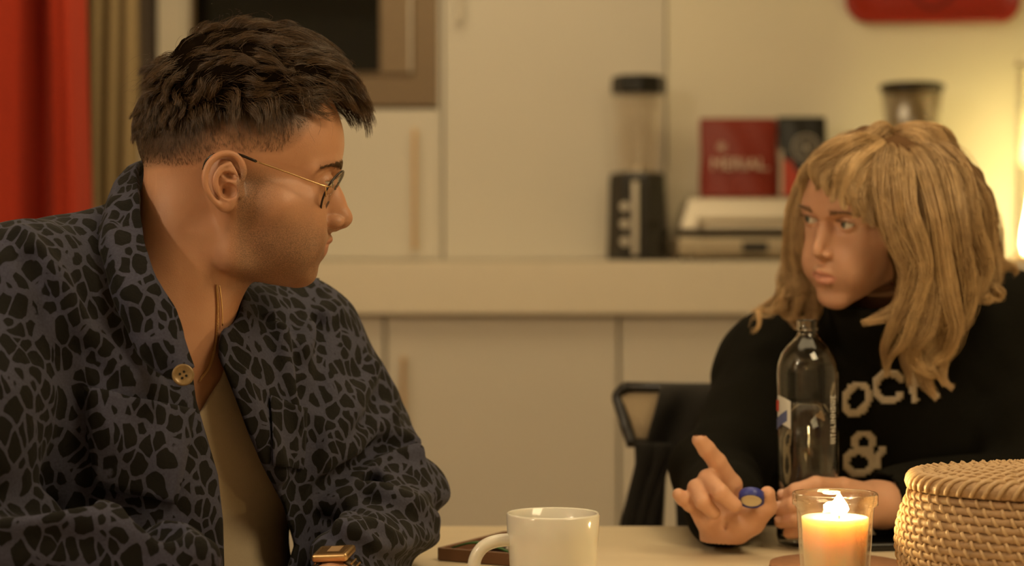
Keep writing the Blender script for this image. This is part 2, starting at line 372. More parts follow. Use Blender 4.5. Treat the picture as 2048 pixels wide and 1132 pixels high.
obj('red_panel', bm, mat('red_print', (.45, .05, .025), .5, noise=0), dk)
bm = BM(); bm.faces.new([bm.verts.new((X(a, DBg), yy - .003, Z(b, DBg))) for a, b in ((1556, 392), (1556, 300), (1564, 300), (1564, 392))][::-1])
obj('side_stripe', bm, mat('pale_print', (.5, .4, .3), .5, noise=0), dk)
# coffee grinder behind the blonde head
gx = X(1824, DB)
t = thing('coffee_grinder', 'coffee grinder with tapered hopper and dark lid, above the head of the person at right', 'coffee grinder', (gx, DB, TOPZ))
obj('body', lathe(BM(), [(0, .002), (.075, .002), (.078, .02), (.062, .06), (.055, .22), (.058, .27), (0, .27)], 40, (gx, DB, TOPZ)), M_blk, t, True)
zh0, zh1 = .271, Z(180, DB) - TOPZ
obj('hopper', lathe(BM(), [(.056, zh0), (.062, zh0 + .03), (.080, zh1), (.077, zh1), (.059, zh0 + .03), (.053, zh0)], 40, (gx, DB, TOPZ), close=True), thin_glass('smoky_plastic', (.72, .66, .58), .12, .25), t, True)
obj('lid', lathe(BM(), [(0, zh1), (.084, zh1), (.086, zh1 + .004), (.084, zh1 + .013), (.07, zh1 + .018), (.0, zh1 + .018)], 40, (gx, DB, TOPZ)), M_blk, t, True)
# red tray mounted on the wall
def rrect(w, h, r, n=8):
    out = []
    for cx, cy, a0 in ((w / 2 - r, h / 2 - r, 0), (-w / 2 + r, h / 2 - r, 90), (-w / 2 + r, -h / 2 + r, 180), (w / 2 - r, -h / 2 + r, 270)):
        for i in range(n + 1):
            a = math.radians(a0 + 90 * i / n); out.append((cx + r * math.cos(a), cy + r * math.sin(a)))
    return out
DW = 5.565; tw = X(2036, DW) - X(1690, DW); th_ = .34; cx_, cz_ = (X(2036, DW) + X(1690, DW)) / 2, Z(46, DW) + .34 / 2
bm = BM(); rings = []
for ins, y in ((0, 0), (-.002, -.02), (.004, -.026), (.012, -.024), (.034, -.010), (.038, -.009), (.05, -.0095)):
    rings.append([bm.verts.new((cx_ + x, DW + y - .002, cz_ + z)) for x, z in rrect(tw - 2 * ins, th_ - 2 * ins, .06)])
for a, b in zip(rings, rings[1:]):
    for i in range(len(a)): j = (i + 1) % len(a); bm.faces.new((a[i], a[j], b[j], b[i]))
bm.faces.new(rings[-1]); bm.faces.new(rings[0][::-1])
M_tray = mat('red_enamel', (0.36, 0.022, 0.010), 0.3, noise=.03, coat=.4)
tr = obj('serving_tray', bm, M_tray, None, True)
tag(tr, 'glossy red rounded tray hanging on the wall at the top right', 'tray')
bm = BM(); n = 48; o_, i_ = [], []
for i in range(n):
    a = 2 * math.pi * i / n; o_.append(bm.verts.new((cx_ + .075 * math.cos(a), DW - .0135, cz_ + .105 * math.sin(a) - .03))); i_.append(bm.verts.new((cx_ + .068 * math.cos(a), DW - .0135, cz_ + .098 * math.sin(a) - .03)))
for i in range(n): j = (i + 1) % n; bm.faces.new((o_[i], o_[j], i_[j], i_[i]))
obj('printed_ring', bm, mat('dark_red_print', (.12, .01, .006), .4, noise=0), tr)
# ---- lantern at the right edge
DL = 5.33; lx = X(2064, DL)
t = thing('glass_lantern', 'lit glass lantern with tall white flame at the right edge', 'lantern', (lx, DL, TOPZ))
obj('foot', lathe(BM(), [(0, .001), (.05, .001), (.052, .01), (.03, .02), (0, .02)], 32, (lx, DL, TOPZ)), M_gold, t, True)
r_ = .046
obj('glass_chimney', lathe(BM(), [(r_, .02), (r_ + .004, .1), (r_, .2), (r_ - .006, .50), (r_ - .008, .50), (r_ - .002, .2), (r_ + .002, .1), (r_ - .002, .02)], 40, (lx, DL, TOPZ), close=True), M_tg, t, True)
bm = BM(); tube(bm, [(lx + .04 * math.cos(a), DL, TOPZ + .50 + .045 * math.sin(a)) for a in np.linspace(0, math.pi, 14)], .003); lathe(bm, [(r_ - .006, .497), (r_ - .002, .5), (r_ - .002, .508), (r_ - .006, .508)], 32, (lx, DL, TOPZ), close=True)
obj('carrying_loop', bm, M_steel, t, True)
M_fl = mat('flame_white', (1, .9, .6), .5, noise=0, emis=(1.0, .80, .42), estr=42)
obj('wick', lathe(BM(), [(0, .02), (.012, .02), (.012, .028), (0, .03)], 16, (lx, DL, TOPZ)), M_gold, t, True)
obj('flame', lathe(BM(), [(0, .001), (.018, .012), (.027, .04), (.023, .08), (.012, .14), (.005, .19), (0, .215)], 24, (lx, DL, TOPZ + .0)), M_fl, t, True)
light('lantern_glow', 'POINT', (lx + .03, DL - .02, TOPZ + .30), 3.2, (1.0, .80, .28), .05)
# ================================================================ table
TZ = 0.74
M_tab = mat('pale_birch_table', (0.66, 0.54, 0.37), 0.38, noise=.06, nscale=4, stretch=(1, 9, 1))
TX0, TX1, TY0, TY1 = -.215, 1.32, 1.52, 2.60
t = thing('dining_table', 'pale birch dining table the two people lean on', 'table', (.5, 2.05, 0))
obj('tabletop', box(BM(), TX0, TX1, TY0, TY1, TZ - .03, TZ), M_tab, t, bev=.004)
for x in (TX0 + .04, TX1 - .09):
    for y in (TY0 + .06, TY1 - .11): obj('leg', box(BM(), x, x + .05, y, y + .05, .0, TZ - .03), M_tab, t, bev=.004)
obj('apron', box(BM(), TX0 + .09, TX1 - .09, TY1 - .1, TY1 - .08, TZ - .1, TZ - .0305), M_tab, t)
# ---- mug
d = 1.98; mx_, mz = X(1106, d), TZ + .0005; R_ = 93.5 / FPX * d; H_ = Z(1026, d) - TZ
M_cer = mat('white_ceramic', (0.74, 0.70, 0.60), 0.12, noise=0, coat=.5, sss=.05)
t = thing('mug', 'plain white ceramic mug on the table in front', 'mug', (mx_, d, TZ))
prof = [(0, .004), (R_ - .018, .004), (R_ - .015, .0), (R_ - .011, .0), (R_ - .007, .008), (R_ - .0045, .03), (R_ - .001, H_ * .75), (R_, H_ - .002), (R_ - .0012, H_), (R_ - .0034, H_ - .001), (R_ - .0042, H_ * .7), (R_ - .0075, .03), (R_ - .014, .009), (0, .008)]
body = obj('body', lathe(BM(), prof, 96, (mx_, d, mz)), M_cer, t, True)
hp = [(-(R_ - .006), Z(1077, d)), (-.055, Z(1080, d)), (-.068, Z(1092, d)), (-.0755, Z(1118, d)), (-.074, Z(1150, d)), (-.062, Z(1190, d)), (-(R_ - .006), Z(1205, d))]
ang = math.radians(8)
bm = tube(BM(), [(mx_ + a * math.cos(ang), d + a * math.sin(ang), z) for a, z in smooth_path(hp, 8)], .0062, 14, flat=((0, 1, 0), 1.25))
obj('handle', bm, M_cer, t, True)
obj('coffee', lathe(BM(), [(0, 0), (R_ - .0055, 0)], 48, (mx_, d, mz + H_ * .45)), mat('coffee', (.05, .02, .008), .1, noise=0), t, True)
# ---- candle in a glass
d = 2.0; cx_, cz_ = X(1670, d), TZ + .0005; R_ = 85.5 / FPX * d; H_ = Z(986, d) - TZ; WZ = Z(1034, d) - TZ
t = thing('candle', 'lit cream candle in a clear glass tumbler between hand and basket', 'candle', (cx_, d, TZ))
cg = obj('glass', lathe(BM(), [(0, .0), (R_ - .014, .0), (R_ - .010, .006), (R_ - .0040, H_ - .016), (R_ - .0030, H_ - .013), (R_, H_ - .011), (R_, H_ - .002), (R_ - .001, H_), (R_ - .0030, H_ - .001), (R_ - .0045, H_ - .012), (R_ - .0075, H_ - .02), (R_ - .0135, .008), (0, .007)], 80, (cx_, d, cz_)), thin_glass('tumbler_glass', (.97, .95, .9), .05, .02), t, True)
m = mat('candle_wax', (0.86, 0.70, 0.46), .45, noise=0, sss=1.0); b = m.node_tree.nodes['Principled BSDF']; b.inputs['Subsurface Scale'].default_value = .03; b.inputs['Subsurface Radius'].default_value = (1.0, .72, .36)
rw = lambda z: R_ - .0138 + (.006) * z / H_
obj('wax', lathe(BM(), [(0, .008), (rw(.008) - .001, .008), (rw(WZ), WZ - .001), (rw(WZ) - .0015, WZ), (.012, WZ - .002), (0, WZ - .0025)], 64, (cx_, d, cz_)), m, t, True)
fx = cx_ + .004
obj('wick', tube(BM(), [(fx, d, cz_ + WZ - .003), (fx, d, cz_ + WZ + .006), (fx + .002, d, cz_ + WZ + .011)], .0009, 8), M_blk, t, True)
fh = Z(985, d) - TZ - WZ
obj('flame', lathe(BM(), [(0, .001), (.007, .003), (.0095, .007), (.0085, .011), (.0050, .016), (.0025, fh - .004), (0, fh)], 24, (fx, d, cz_ + WZ)), mat('flame_yellow', (1, .85, .5), .5, noise=0, emis=(1.0, .76, .36), estr=70), t, True)
light('candle_glow', 'POINT', (fx, d, cz_ + WZ + .016), 1.7, (1.0, .74, .32), .008)
# cork coaster, phones, tray
d = 2.234; o = obj('cork_coaster', lathe(BM(), [(0, .0005), (.070, .0005), (.073, .003), (.072, .008), (0, .008)], 64, (X(1674, d), d, TZ)), mat('cork', (.32, .15, .07), .9, noise=.3, nscale=120, bump=.6), None, True)
tag(o, 'round reddish brown cork coaster behind the candle', 'coaster')
def phone(name, label, c, rz, m, w_=.074, l_=.150, h_=.009, z=TZ + .0005, rx=0):
    t = thing(name, label, 'phone', (c[0], c[1], z))
    M_ = Matrix.Translation((c[0], c[1], z + h_ / 2)) @ Matrix.Rotation(rz, 4, 'Z')
    obj('case', obox(BM(), M_, l_, w_, h_), m, t, bev=.003, seg=3)
    obj('screen', obox(BM(), M_ @ Matrix.Translation((0, 0, h_ / 2 + .0003)), l_ - .006, w_ - .006, .0006), M_ovg, t)
    return t
phone('smartphone', 'black phone lying on the table between candle and basket', (X(1790, 2.40), 2.41), .12, M_blk)
# shallow wooden tray behind the mug
M_wd = mat('walnut_tray', (.20, .10, .055), .5, noise=.25, nscale=15, stretch=(1, 6, 1))
tc = (X(1035, 2.36), 2.345); trz = math.radians(28)
t = thing('valet_tray', 'small brown wooden tray on the table behind the white mug', 'tray', (tc[0], tc[1], TZ))
Mt = Matrix.Translation((tc[0], tc[1], TZ + .0005)) @ Matrix.Rotation(-trz, 4, 'Z')
bm = BM(); L, W, Hh = .115, .155, .014
obox(bm, Mt @ Matrix.Translation((0, 0, .002)), L, W, .004)
obj('base', bm, M_wd, t)
bm = BM()
for a, b, c_, e in ((0, W / 2, L, .005), (0, -W / 2, L, .005), (L / 2, 0, .005, W), (-L / 2, 0, .005, W)): obox(bm, Mt @ Matrix.Translation((a, b, Hh / 2)), c_, e, Hh)
obj('rim', bm, M_wd, t, bev=.001)
pc = Mt @ Vector((0, .015, 0))
phone('smartphone', 'dark phone lying in the wooden tray behind the mug', (pc.x, pc.y), -trz + math.pi / 2 + .05, mat('dark_case', (.05, .03, .022), .35), z=TZ + .0048, l_=.10, w_=.062)
bm = BM(); p0 = Mt @ Vector((-.02, -.062, .012))
lf = []
for k in range(13):
    u = k / 12; w_ = .007 * math.sin(math.pi * min(1, u * 1.02)) + .0004; c0 = p0 + Vector((-.028 + .07 * u, .02 - .045 * u, .010 * math.sin(math.pi * u)))
    lf.append([bm.verts.new(c0 + Vector((s * w_ * .6, s * w_ * .8, -abs(s) * .002))) for s in (-1, 0, 1)])
for a, b in zip(lf, lf[1:]):
    for i in range(2): bm.faces.new((a[i], a[i + 1], b[i + 1], b[i]))
o = obj('leaf', bm, mat('green_leaf', (.03, .10, .015), .45, noise=.2), None, True); o.modifiers.new('s', 'SOLIDIFY').thickness = .0006
tag(o, 'small green leaf lying in the wooden tray by the mug handle', 'leaf')
p1 = Mt @ Vector((.01, -.03, .008)); bm = BM(); bmesh.ops.create_uvsphere(bm, u_segments=20, v_segments=12, radius=.007, matrix=Matrix.Translation(p1 + Vector((0, 0, .003))) @ Matrix.Diagonal((1.2, 1, .6, 1)))
o = obj('bead', bm, M_cer, None, True); tag(o, 'small pale bead in the wooden tray behind the mug', 'bead')
# ---- bottle
d = 2.42; bx_, bz = X(1615, d), TZ + .0005
HB = Z(640, d) - TZ; rb = 61.5 / FPX * d
def zz(py): return Z(py, d) - TZ
outer = [(0, .006), (rb * .55, .003), (rb * .8, 0), (rb * .95, .004), (rb, .012), (rb, zz(900)), (rb * .985, zz(800)), (rb, zz(748)), (rb * .97, zz(728)), (rb * .86, zz(708)), (rb * .66, zz(692)), (rb * .46, zz(680)), (rb * .345, zz(670)), (rb * .32, zz(664)), (rb * .345, zz(662)), (rb * .375, zz(660)), (rb * .375, zz(656)), (rb * .35, zz(654)), (rb * .36, zz(643)), (rb * .35, HB)]
tk = .0022
inner = [(max(r - tk, 0), z) for r, z in outer if r < 1 and z > .012]
inner = inner[:-1] + [(rb * .35 - tk, HB)]
prof = outer + inner[::-1] + [(rb - tk, .014), (rb * .8, .007), (0, .0095)]
M_bot = glass_mat('bottle_glass', (.93, .93, .90), .01, 1.42)
t = thing('glass_bottle', 'open clear glass water bottle held by the person in the black sweater', 'bottle', (bx_, d, TZ))
obj('glass', lathe(BM(), prof, 72, (bx_, d, bz)), M_bot, t, True)
wl = zz(806)
obj('water', lathe(BM(), [(0, .0105), (rb * .8, .0105), (rb - tk - .0004, .015), (rb - tk - .0004, zz(900)), (rb * .985 - tk - .0004, zz(806)), (0, wl)], 72, (bx_, d, bz)), glass_mat('water', (.92, .93, .92), 0, 1.33), t, True)
M_wp = mat('white_print', (.62, .60, .55), .5, noise=0); M_bp = mat('blue_print', (.09, .11, .24), .5, noise=0); M_rp = mat('red_bottle_print', (.5, .04, .02), .5, noise=0)
def on_cyl(bm, a0, a1, z0, z1, r, n=8, f=None):
    g = []
    for j in range(n + 1):
        row = []
        for i in range(n + 1):
            u, v = i / n, j / n; a = math.radians(a0 + (a1 - a0) * u); z = z0 + (z1 - z0) * v
            if f: z += f(u)
            row.append(bm.verts.new((bx_ + r * math.sin(a), d - r * math.cos(a), bz + z)))
        g.append(row)
    for j in range(n):
        for i in range(n): bm.faces.new((g[j][i], g[j][i + 1], g[j + 1][i + 1], g[j + 1][i]))
bm = BM(); on_cyl(bm, -80, -40, zz(845), zz(790), rb + .0004, f=lambda u: -.006 * u * u); lab = obj('label_print', bm, M_wp, t, True, label='white printed label patch')
bm = BM(); on_cyl(bm, -84, -48, zz(860), zz(838), rb + .0006, f=lambda u: .012 * u); obj('label_stripe', bm, M_bp, lab, True)
bm = BM(); on_cyl(bm, -86, -72, zz(822), zz(800), rb + .0007); obj('label_dot', bm, M_rp, lab, True)
font = {'V': ['101', '101', '101', '101', '010'], 'I': ['1', '1', '1', '1', '1'], 'T': ['111', '010', '010', '010', '010'], 'A': ['010', '101', '111', '101', '101'], 'L': ['100', '100', '100', '100', '111'], 'N': ['1001', '1101', '1011', '1001', '1001'], 'O': ['111', '101', '101', '101', '111'], 'E': ['111', '100', '110', '100', '111'], 'W': ['10101', '10101', '10101', '11011', '01010']}
bm = BM(); zcur = zz(884); px_ = .0013
for ch in 'VITALINNOWE':
    G = font[ch]; wch = len(G[0])
    for r_i, row in enumerate(G):
        for c_i, q in enumerate(row):
            if q == '1':
                a = 38 + (r_i) * 3.1; z0 = zcur + c_i * px_ * 1.0
                on_cyl(bm, a, a + 3.1, z0, z0 + px_, rb + .0005, 1)
    zcur += (wch + 1) * px_
obj('vertical_lettering', bm, M_wp, lab)
# ---- wicker basket with lid
M_str = mat('seagrass', (0.38, 0.235, 0.12), 0.55, noise=.35, nscale=70, bump=.5, bscale=180)
M_sti = mat('rattan_strip', (0.50, 0.33, 0.175), 0.45, noise=.15, nscale=60)
d = 1.99; wx = X(2108, d); BA = .131; BBa = .105  # lid half axes
t = thing('wicker_basket', 'round lidded wicker basket at the front right corner', 'basket', (wx, d, TZ))
LZ = Z(972, d)
def ell(a, b, ang): return Vector((wx + a * math.cos(ang), d + b * math.sin(ang), 0))
rows = []; nrow = 15; H_ = LZ - .012 - TZ
for k in range(nrow):
    v = (k + .5) / nrow; z = TZ + .0068 + H_ * (k) / (nrow - .6)
    bulge = .022 * math.sin(math.pi * min(1, (v * .86 + .02)) ** 1.0) - .020 * max(0, .35 - v) / .35 * 1.0
    rows.append((BA - .006 + bulge, BBa - .004 + bulge, z))
rt = H_ / nrow * .56; rnd = random.Random(3)
bm = BM(); bms = BM()
for k, (a, b, z) in enumerate(rows):
    pts = [ell(a, b, q) + Vector((0, 0, z)) for q in np.linspace(0, 2 * math.pi, 120, endpoint=False)]
    tube(bm, pts, [rt * (1 + .06 * rnd.uniform(-1, 1)) for _ in pts], 10, closed=True)
    ns = 54
    for i in range(ns):
        q = 2 * math.pi * (i + (k * .37) % 1 + rnd.uniform(-.08, .08)) / ns; sl = .026 + rnd.uniform(-.006, .006); path = []; 
        for s in np.linspace(-1, 1, 7):
            ph = s * 1.15; qq = q + sl * (-s) * .75; nrm = Vector((math.cos(qq), math.sin(qq) , 0))
            path.append(ell(a, b, qq) + Vector((0, 0, z)) + nrm * (rt * 1.0 * math.cos(ph)) + Vector((0, 0, rt * 1.05 * math.sin(ph))))
        tube(bms, path, .0019, 6)
bt = obj('woven_body', bm, M_str, t, True)
obj('stitching', bms, M_sti, bt, True)
o = obj('base', lathe(BM(), [(0, .001), (.1, .001), (.1, .004), (0, .004)], 40, (wx, d, TZ)), M_str, t, True)
bm = BM(); bms = BM(); nl = 11
for k in range(nl):
    u = 1 - k / nl; a, b = BA * u, (BBa + .004) * u; z = LZ + .004 + .010 * (1 - u ** 2) ; rl = .0068 if k else .0082
    pts = [ell(a, b, q) + Vector((0, 0, z)) for q in np.linspace(0, 2 * math.pi, 110, endpoint=False)]
    tube(bm, pts, rl, 9, closed=True)
    ns = max(8, int(60 * u))
    for i in range(ns):
        q = 2 * math.pi * (i + rnd.uniform(-.1, .1)) / ns; path = []
        for s in np.linspace(-1.0, 1, 7):
            ph = s * 1.5 + (math.pi / 2 if k else .9); qq = q + .06 * s / max(u, .3); nrm = Vector((math.cos(qq), math.sin(qq), 0))
            path.append(ell(a, b, qq) + Vector((0, 0, z)) + nrm * (rl * 1.1 * math.cos(ph)) + Vector((0, 0, rl * 1.1 * math.sin(ph))))
        tube(bms, path, .0020 if k else .0026, 5)
lid = obj('lid', bm, M_str, t, True); obj('lid_stitching', bms, M_sti, lid, True)
lp = at(1838, 968, d - .0); q = math.pi
bm = tube(BM(), smooth_path([ell(BA - .004, BBa, q) + Vector((0, 0, LZ - .004)), ell(BA + .006, BBa, q) + Vector((0, 0, LZ + .001)), ell(BA + .010, BBa, q) + Vector((0, -.001, LZ - .008)), ell(BA + .004, BBa, q) + Vector((0, -.002, LZ - .020)), ell(BA - .004, BBa, q) + Vector((0, -.002, LZ - .022))], 6), .0018, 8)
obj('loop', bm, M_sti, t, True)
# ---- black chair of the blonde person
d = 3.02
t = thing('dining_chair', 'black framed chair with a tan back panel, behind the person in the black sweater', 'chair', (X(1500, d), d - .2, 0))
M_bk = mat('black_metal', (.014, .012, .009), .3, noise=.05)
xl, xr = X(1236, d), X(1700, d)
zt_ = Z(774, d)
for s, xa, xb_ in ((1, xl, X(1262, d)), (-1, xr, X(1675, d))):
    bm = tube(BM(), smooth_path([(xa + s * .012, d - .004, zt_ + .001), (xa, d, zt_ - .012), (xa + s * .002, d - .004, Z(810, d)), (xb_ - s * .008, d - .015, Z(850, d)), (xb_, d - .03, Z(886, d))], 6), .0085, 10)
    obj('side_post', bm, M_bk, t, True)
obj('top_rail', tube(BM(), [(xl + .01, d - .003, zt_), (0.5 * (xl + xr), d + .03, zt_ - .004), (xr - .01, d - .003, zt_)], .008, 10), M_bk, t, True)
obj('bottom_rail', tube(BM(), [(X(1258, d), d - .03, Z(882, d)), (X(1680, d), d - .03, Z(884, d))], .007, 10), M_bk, t, True)
bm = BM(); g = [[bm.verts.new((x0 + (x1 - x0) * u, dd + .02 * math.sin(math.pi * u), z)) for u in np.linspace(0, 1, 9)] for x0, x1, dd, z in ((xl + .004, xr - .004, d - .002, zt_), (X(1247, d), X(1690, d), d - .012, Z(840, d)), (X(1262, d), X(1676, d), d - .03, Z(882, d)))]
for a, b in zip(g, g[1:]):
    for i in range(8): bm.faces.new((a[i], a[i + 1], b[i + 1], b[i]))
o = obj('back_panel', bm, mat('tan_mesh', (.36, .27, .16), .8, noise=.1, nscale=200, bump=.3), t, True); o.modifiers.new('s', 'SOLIDIFY').thickness = .002
sz_ = .45
obj('seat', box(BM(), X(1262, d), X(1676, d), d - .43, d - .04, sz_ - .02, sz_ + .02), M_bk, t, bev=.01, seg=3)
def leg(x0, y0, z0, x1, y1, z1, r=.016): return obj('leg', tube(BM(), [(x0, y0, z0), (x1, y1, z1)], r, 12), M_bk, t, True)
for xx in (X(1285, d), X(1655, d)):
    leg(xx + .02, d - .03, Z(880, d), xx - .02, d + .05, .001); leg(xx, d - .40, sz_ - .01, xx, d - .46, .001)
# dark jacket draped over the chair back
M_coat = mat('black_wool', (.010, .008, .005), .95, noise=.3, nscale=60, bump=.4, sheen=.03)
def sheet(bm, rowsxyz):
    g = [[bm.verts.new(p) for p in r] for r in rowsxyz]
    for a, b in zip(g, g[1:]):
        for i in range(len(a) - 1): bm.faces.new((a[i], a[i + 1], b[i + 1], b[i]))
bm = BM(); dd = d - .055
def rowpx(a, b, py, dd, wob, n=16): return [tuple(at(a + (b - a) * i / n, py, dd + wob * math.sin(i * 1.1 + py * .02))) for i in range(n + 1)]
sheet(bm, [rowpx(1322, 1560, 772, d + .05, .004), rowpx(1320, 1560, 764, d + .01, .004), rowpx(1318, 1560, 772, dd + .02, .006), rowpx(1312, 1560, 800, dd, .008), rowpx(1304, 1560, 840, dd, .010), rowpx(1298, 1560, 880, dd, .010), rowpx(1296, 1555, 905, dd, .010)])
sheet(bm, [rowpx(1264, 1352, 884, dd - .005, .006), rowpx(1268, 1350, 915, dd - .005, .008), rowpx(1266, 1334, 950, dd, .008), rowpx(1258, 1320, 990, dd, .008), rowpx(1250, 1308, 1050, dd, .008), rowpx(1246, 1306, 1110, dd, .008)])
sheet(bm, [rowpx(1338, 1560, 890, dd - .002, .008), rowpx(1336, 1560, 915, dd - .002, .008), rowpx(1350, 1560, 990, dd, .008), rowpx(1356, 1560, 1080, dd, .008), rowpx(1360, 1560, 1150, dd, .008)])
o = obj('coat', bm, M_coat, None, True); o.modifiers.new('s', 'SOLIDIFY').thickness = .012
sb = o.modifiers.new('sub', 'SUBSURF'); sb.levels = 1; sb.render_levels = 2
tag(o, 'black coat draped over the chair behind the person in the black sweater', 'coat')
# ================================================================ implicit surfaces for organic shapes
F32 = np.float32
def V3(*a): return np.array(a, F32)
def smin(a, b, k):
    h = np.clip(0.5 + 0.5 * (b - a) / k, 0, 1); return b + (a - b) * h - k * h * (1 - h)
def smax(a, b, k): return -smin(-a, -b, k)
def sph(p, c, r): return np.sqrt(((p - V3(*c)) ** 2).sum(1)) - F32(r)
def ell_(p, c, r, R=None):
    q = p - V3(*c)
    if R is not None: q = q @ np.asarray(R, F32)
    r = V3(*r); k0 = np.sqrt(((q / r) ** 2).sum(1)); k1 = np.sqrt(((q / (r * r)) ** 2).sum(1)) + 1e-9
    return k0 * (k0 - 1) / k1
def cap(p, a, b, ra, rb=None, sq=None):
    'tapered capsule; sq = (axis index, scale) flattens the section'
    rb = ra if rb is None else rb
    a, b = V3(*a), V3(*b); q = p - a; ba = b - a
    if sq is not None: s = V3(1, 1, 1); s[sq[0]] = 1 / sq[1]; q = q * s; ba = ba * s
    t = np.clip((q @ ba) / max(float(ba @ ba), 1e-9), 0, 1)
    d = np.sqrt(((q - t[:, None] * ba) ** 2).sum(1)) - (ra + (rb - ra) * t)
    return d
def chain(p, pts, rad, k=None):
    'polyline of tapered capsules'
    d = None
    for i in range(len(pts) - 1):
        c = cap(p, pts[i], pts[i + 1], rad[i], rad[i + 1]); d = c if d is None else (np.minimum(d, c) if k is None else smin(d, c, k))
    return d
def sp(pts, rad, n=3):
    A = smooth_path(np.column_stack([np.asarray(pts, float), np.asarray(rad, float)]), n); return [tuple(a[:3]) for a in A], [float(a[3]) for a in A]
def rotm(ax, deg):
    return np.array(Matrix.Rotation(math.radians(deg), 3, ax), F32)
def mesh_sdf(f, lo, hi, h, B=8, slack=1.5, newton=2):
    'sparse surface nets; returns verts, quads'
    lo = np.array(lo, float); n = np.maximum(((np.array(hi, float) - lo) / (h * B)).astype(int) + 1, 1)
    ax = [lo[i] + (np.arange(n[i]) + .5) * B * h for i in range(3)]
    G = np.stack(np.meshgrid(*ax, indexing='ij'), -1).reshape(-1, 3).astype(F32)
    fc = np.concatenate([f(G[i:i + 200000]) for i in range(0, len(G), 200000)])
    act = (np.abs(fc) < B * h * 0.87 * slack).reshape(n)
    N = n * B; S = np.where(fc.reshape(n) < 0, F32(-1), F32(1)); F = np.repeat(np.repeat(np.repeat(S, B, 0), B, 1), B, 2)
    idx = np.argwhere(act); off = np.stack(np.meshgrid(*[np.arange(B)] * 3, indexing='ij'), -1).reshape(-1, 3)
    for s in range(0, len(idx), 400):
        ii = (idx[s:s + 400, None, :] * B + off[None]).reshape(-1, 3)
        F[ii[:, 0], ii[:, 1], ii[:, 2]] = f((lo + (ii + 0.5) * h).astype(F32))
    inside = F < 0
    c = np.zeros(tuple(N - 1), np.int8)
    for dx in (0, 1):
        for dy in (0, 1):
            for dz in (0, 1): c += inside[dx:N[0] - 1 + dx, dy:N[1] - 1 + dy, dz:N[2] - 1 + dz]
    cells = np.argwhere((c > 0) & (c < 8)); vid = -np.ones(tuple(N - 1), np.int64); vid[tuple(cells.T)] = np.arange(len(cells))
    acc = np.zeros((len(cells), 3)); cnt = np.zeros(len(cells))
    co = [(0, 0, 0), (1, 0, 0), (0, 1, 0), (1, 1, 0), (0, 0, 1), (1, 0, 1), (0, 1, 1), (1, 1, 1)]
    for i, j in ((0, 1), (2, 3), (4, 5), (6, 7), (0, 2), (1, 3), (4, 6), (5, 7), (0, 4), (1, 5), (2, 6), (3, 7)):
        a, b = np.array(co[i]), np.array(co[j]); fa = F[tuple((cells + a).T)]; fb = F[tuple((cells + b).T)]
        m = (fa < 0) != (fb < 0); t = np.where(m, fa / np.where(m, fa - fb, 1), 0)
        acc += np.where(m[:, None], a + t[:, None] * (b - a), 0); cnt += m
    V = lo + (cells + acc / cnt[:, None] + 0.5) * h
    quads = []
    for axn in range(3):
        u, w_ = [(1, 2), (2, 0), (0, 1)][axn]
        sl0 = [slice(None)] * 3; sl1 = [slice(None)] * 3; sl0[axn] = slice(0, N[axn] - 1); sl1[axn] = slice(1, N[axn])
        A_, B_ = inside[tuple(sl0)], inside[tuple(sl1)]
        e = np.argwhere(A_ != B_); e = e[(e[:, u] > 0) & (e[:, w_] > 0) & (e[:, u] < N[u] - 1) & (e[:, w_] < N[w_] - 1)]
        flip = A_[tuple(e.T)]
        def g(du, dw): q = e.copy(); q[:, u] -= du; q[:, w_] -= dw; return vid[tuple(q.T)]
        q = np.stack([g(1, 1), g(0, 1), g(0, 0), g(1, 0)], 1); q[~flip] = q[~flip][:, ::-1]; quads.append(q)
    Q = np.concatenate(quads); Q = Q[(Q >= 0).all(1)]
    for _ in range(newton):
        p = V.astype(F32); e = h * .4; f0 = f(p)
        g = np.stack([f(p + V3(e, 0, 0)) - f(p - V3(e, 0, 0)), f(p + V3(0, e, 0)) - f(p - V3(0, e, 0)), f(p + V3(0, 0, e)) - f(p - V3(0, 0, e))], 1) / (2 * e)
        gn = (g * g).sum(1) + 1e-6; st = -(f0 / gn)[:, None] * g; ln = np.sqrt((st * st).sum(1))[:, None] + 1e-12
        V = V + st * np.minimum(1, h * .5 / ln) * .8
    return V, Q
def to_mesh(name, V, Q, m=None, attrs=None):
    me = bpy.data.meshes.new(name); me.vertices.add(len(V)); me.vertices.foreach_set('co', np.asarray(V, F32).ravel())
    Q = np.asarray(Q); k = Q.shape[1]; me.loops.add(len(Q) * k); me.loops.foreach_set('vertex_index', Q.ravel().astype(np.int32)); me.polygons.add(len(Q))
    me.polygons.foreach_set('loop_start', np.arange(0, len(Q) * k, k, dtype=np.int32)); me.polygons.foreach_set('loop_total', np.full(len(Q), k, np.int32))
    me.polygons.foreach_set('use_smooth', np.ones(len(Q), bool)); me.update(calc_edges=True); me.validate()
    if attrs:
        for an, av in attrs.items():
            a = me.attributes.new(an, 'FLOAT', 'POINT'); a.data.foreach_set('value', np.asarray(av, F32))
    return me
def raycast(f, o, d, t0, t1, n=160):
    'first hit of rays (o + t d), arrays; returns t (nan if none)'
    o = np.asarray(o, F32); d = np.asarray(d, F32); t = np.full(len(d), t0, F32); hit = np.full(len(d), np.nan, F32); alive = np.ones(len(d), bool)
    for _ in range(n):
        p = o + d * t[:, None]; v = f(p); h = alive & (v < 4e-4); hit[h] = t[h]; alive &= ~h; t = t + np.maximum(v, 3e-4) * .7 / 1.0; alive &= t < t1
        if not alive.any(): break
    return hit
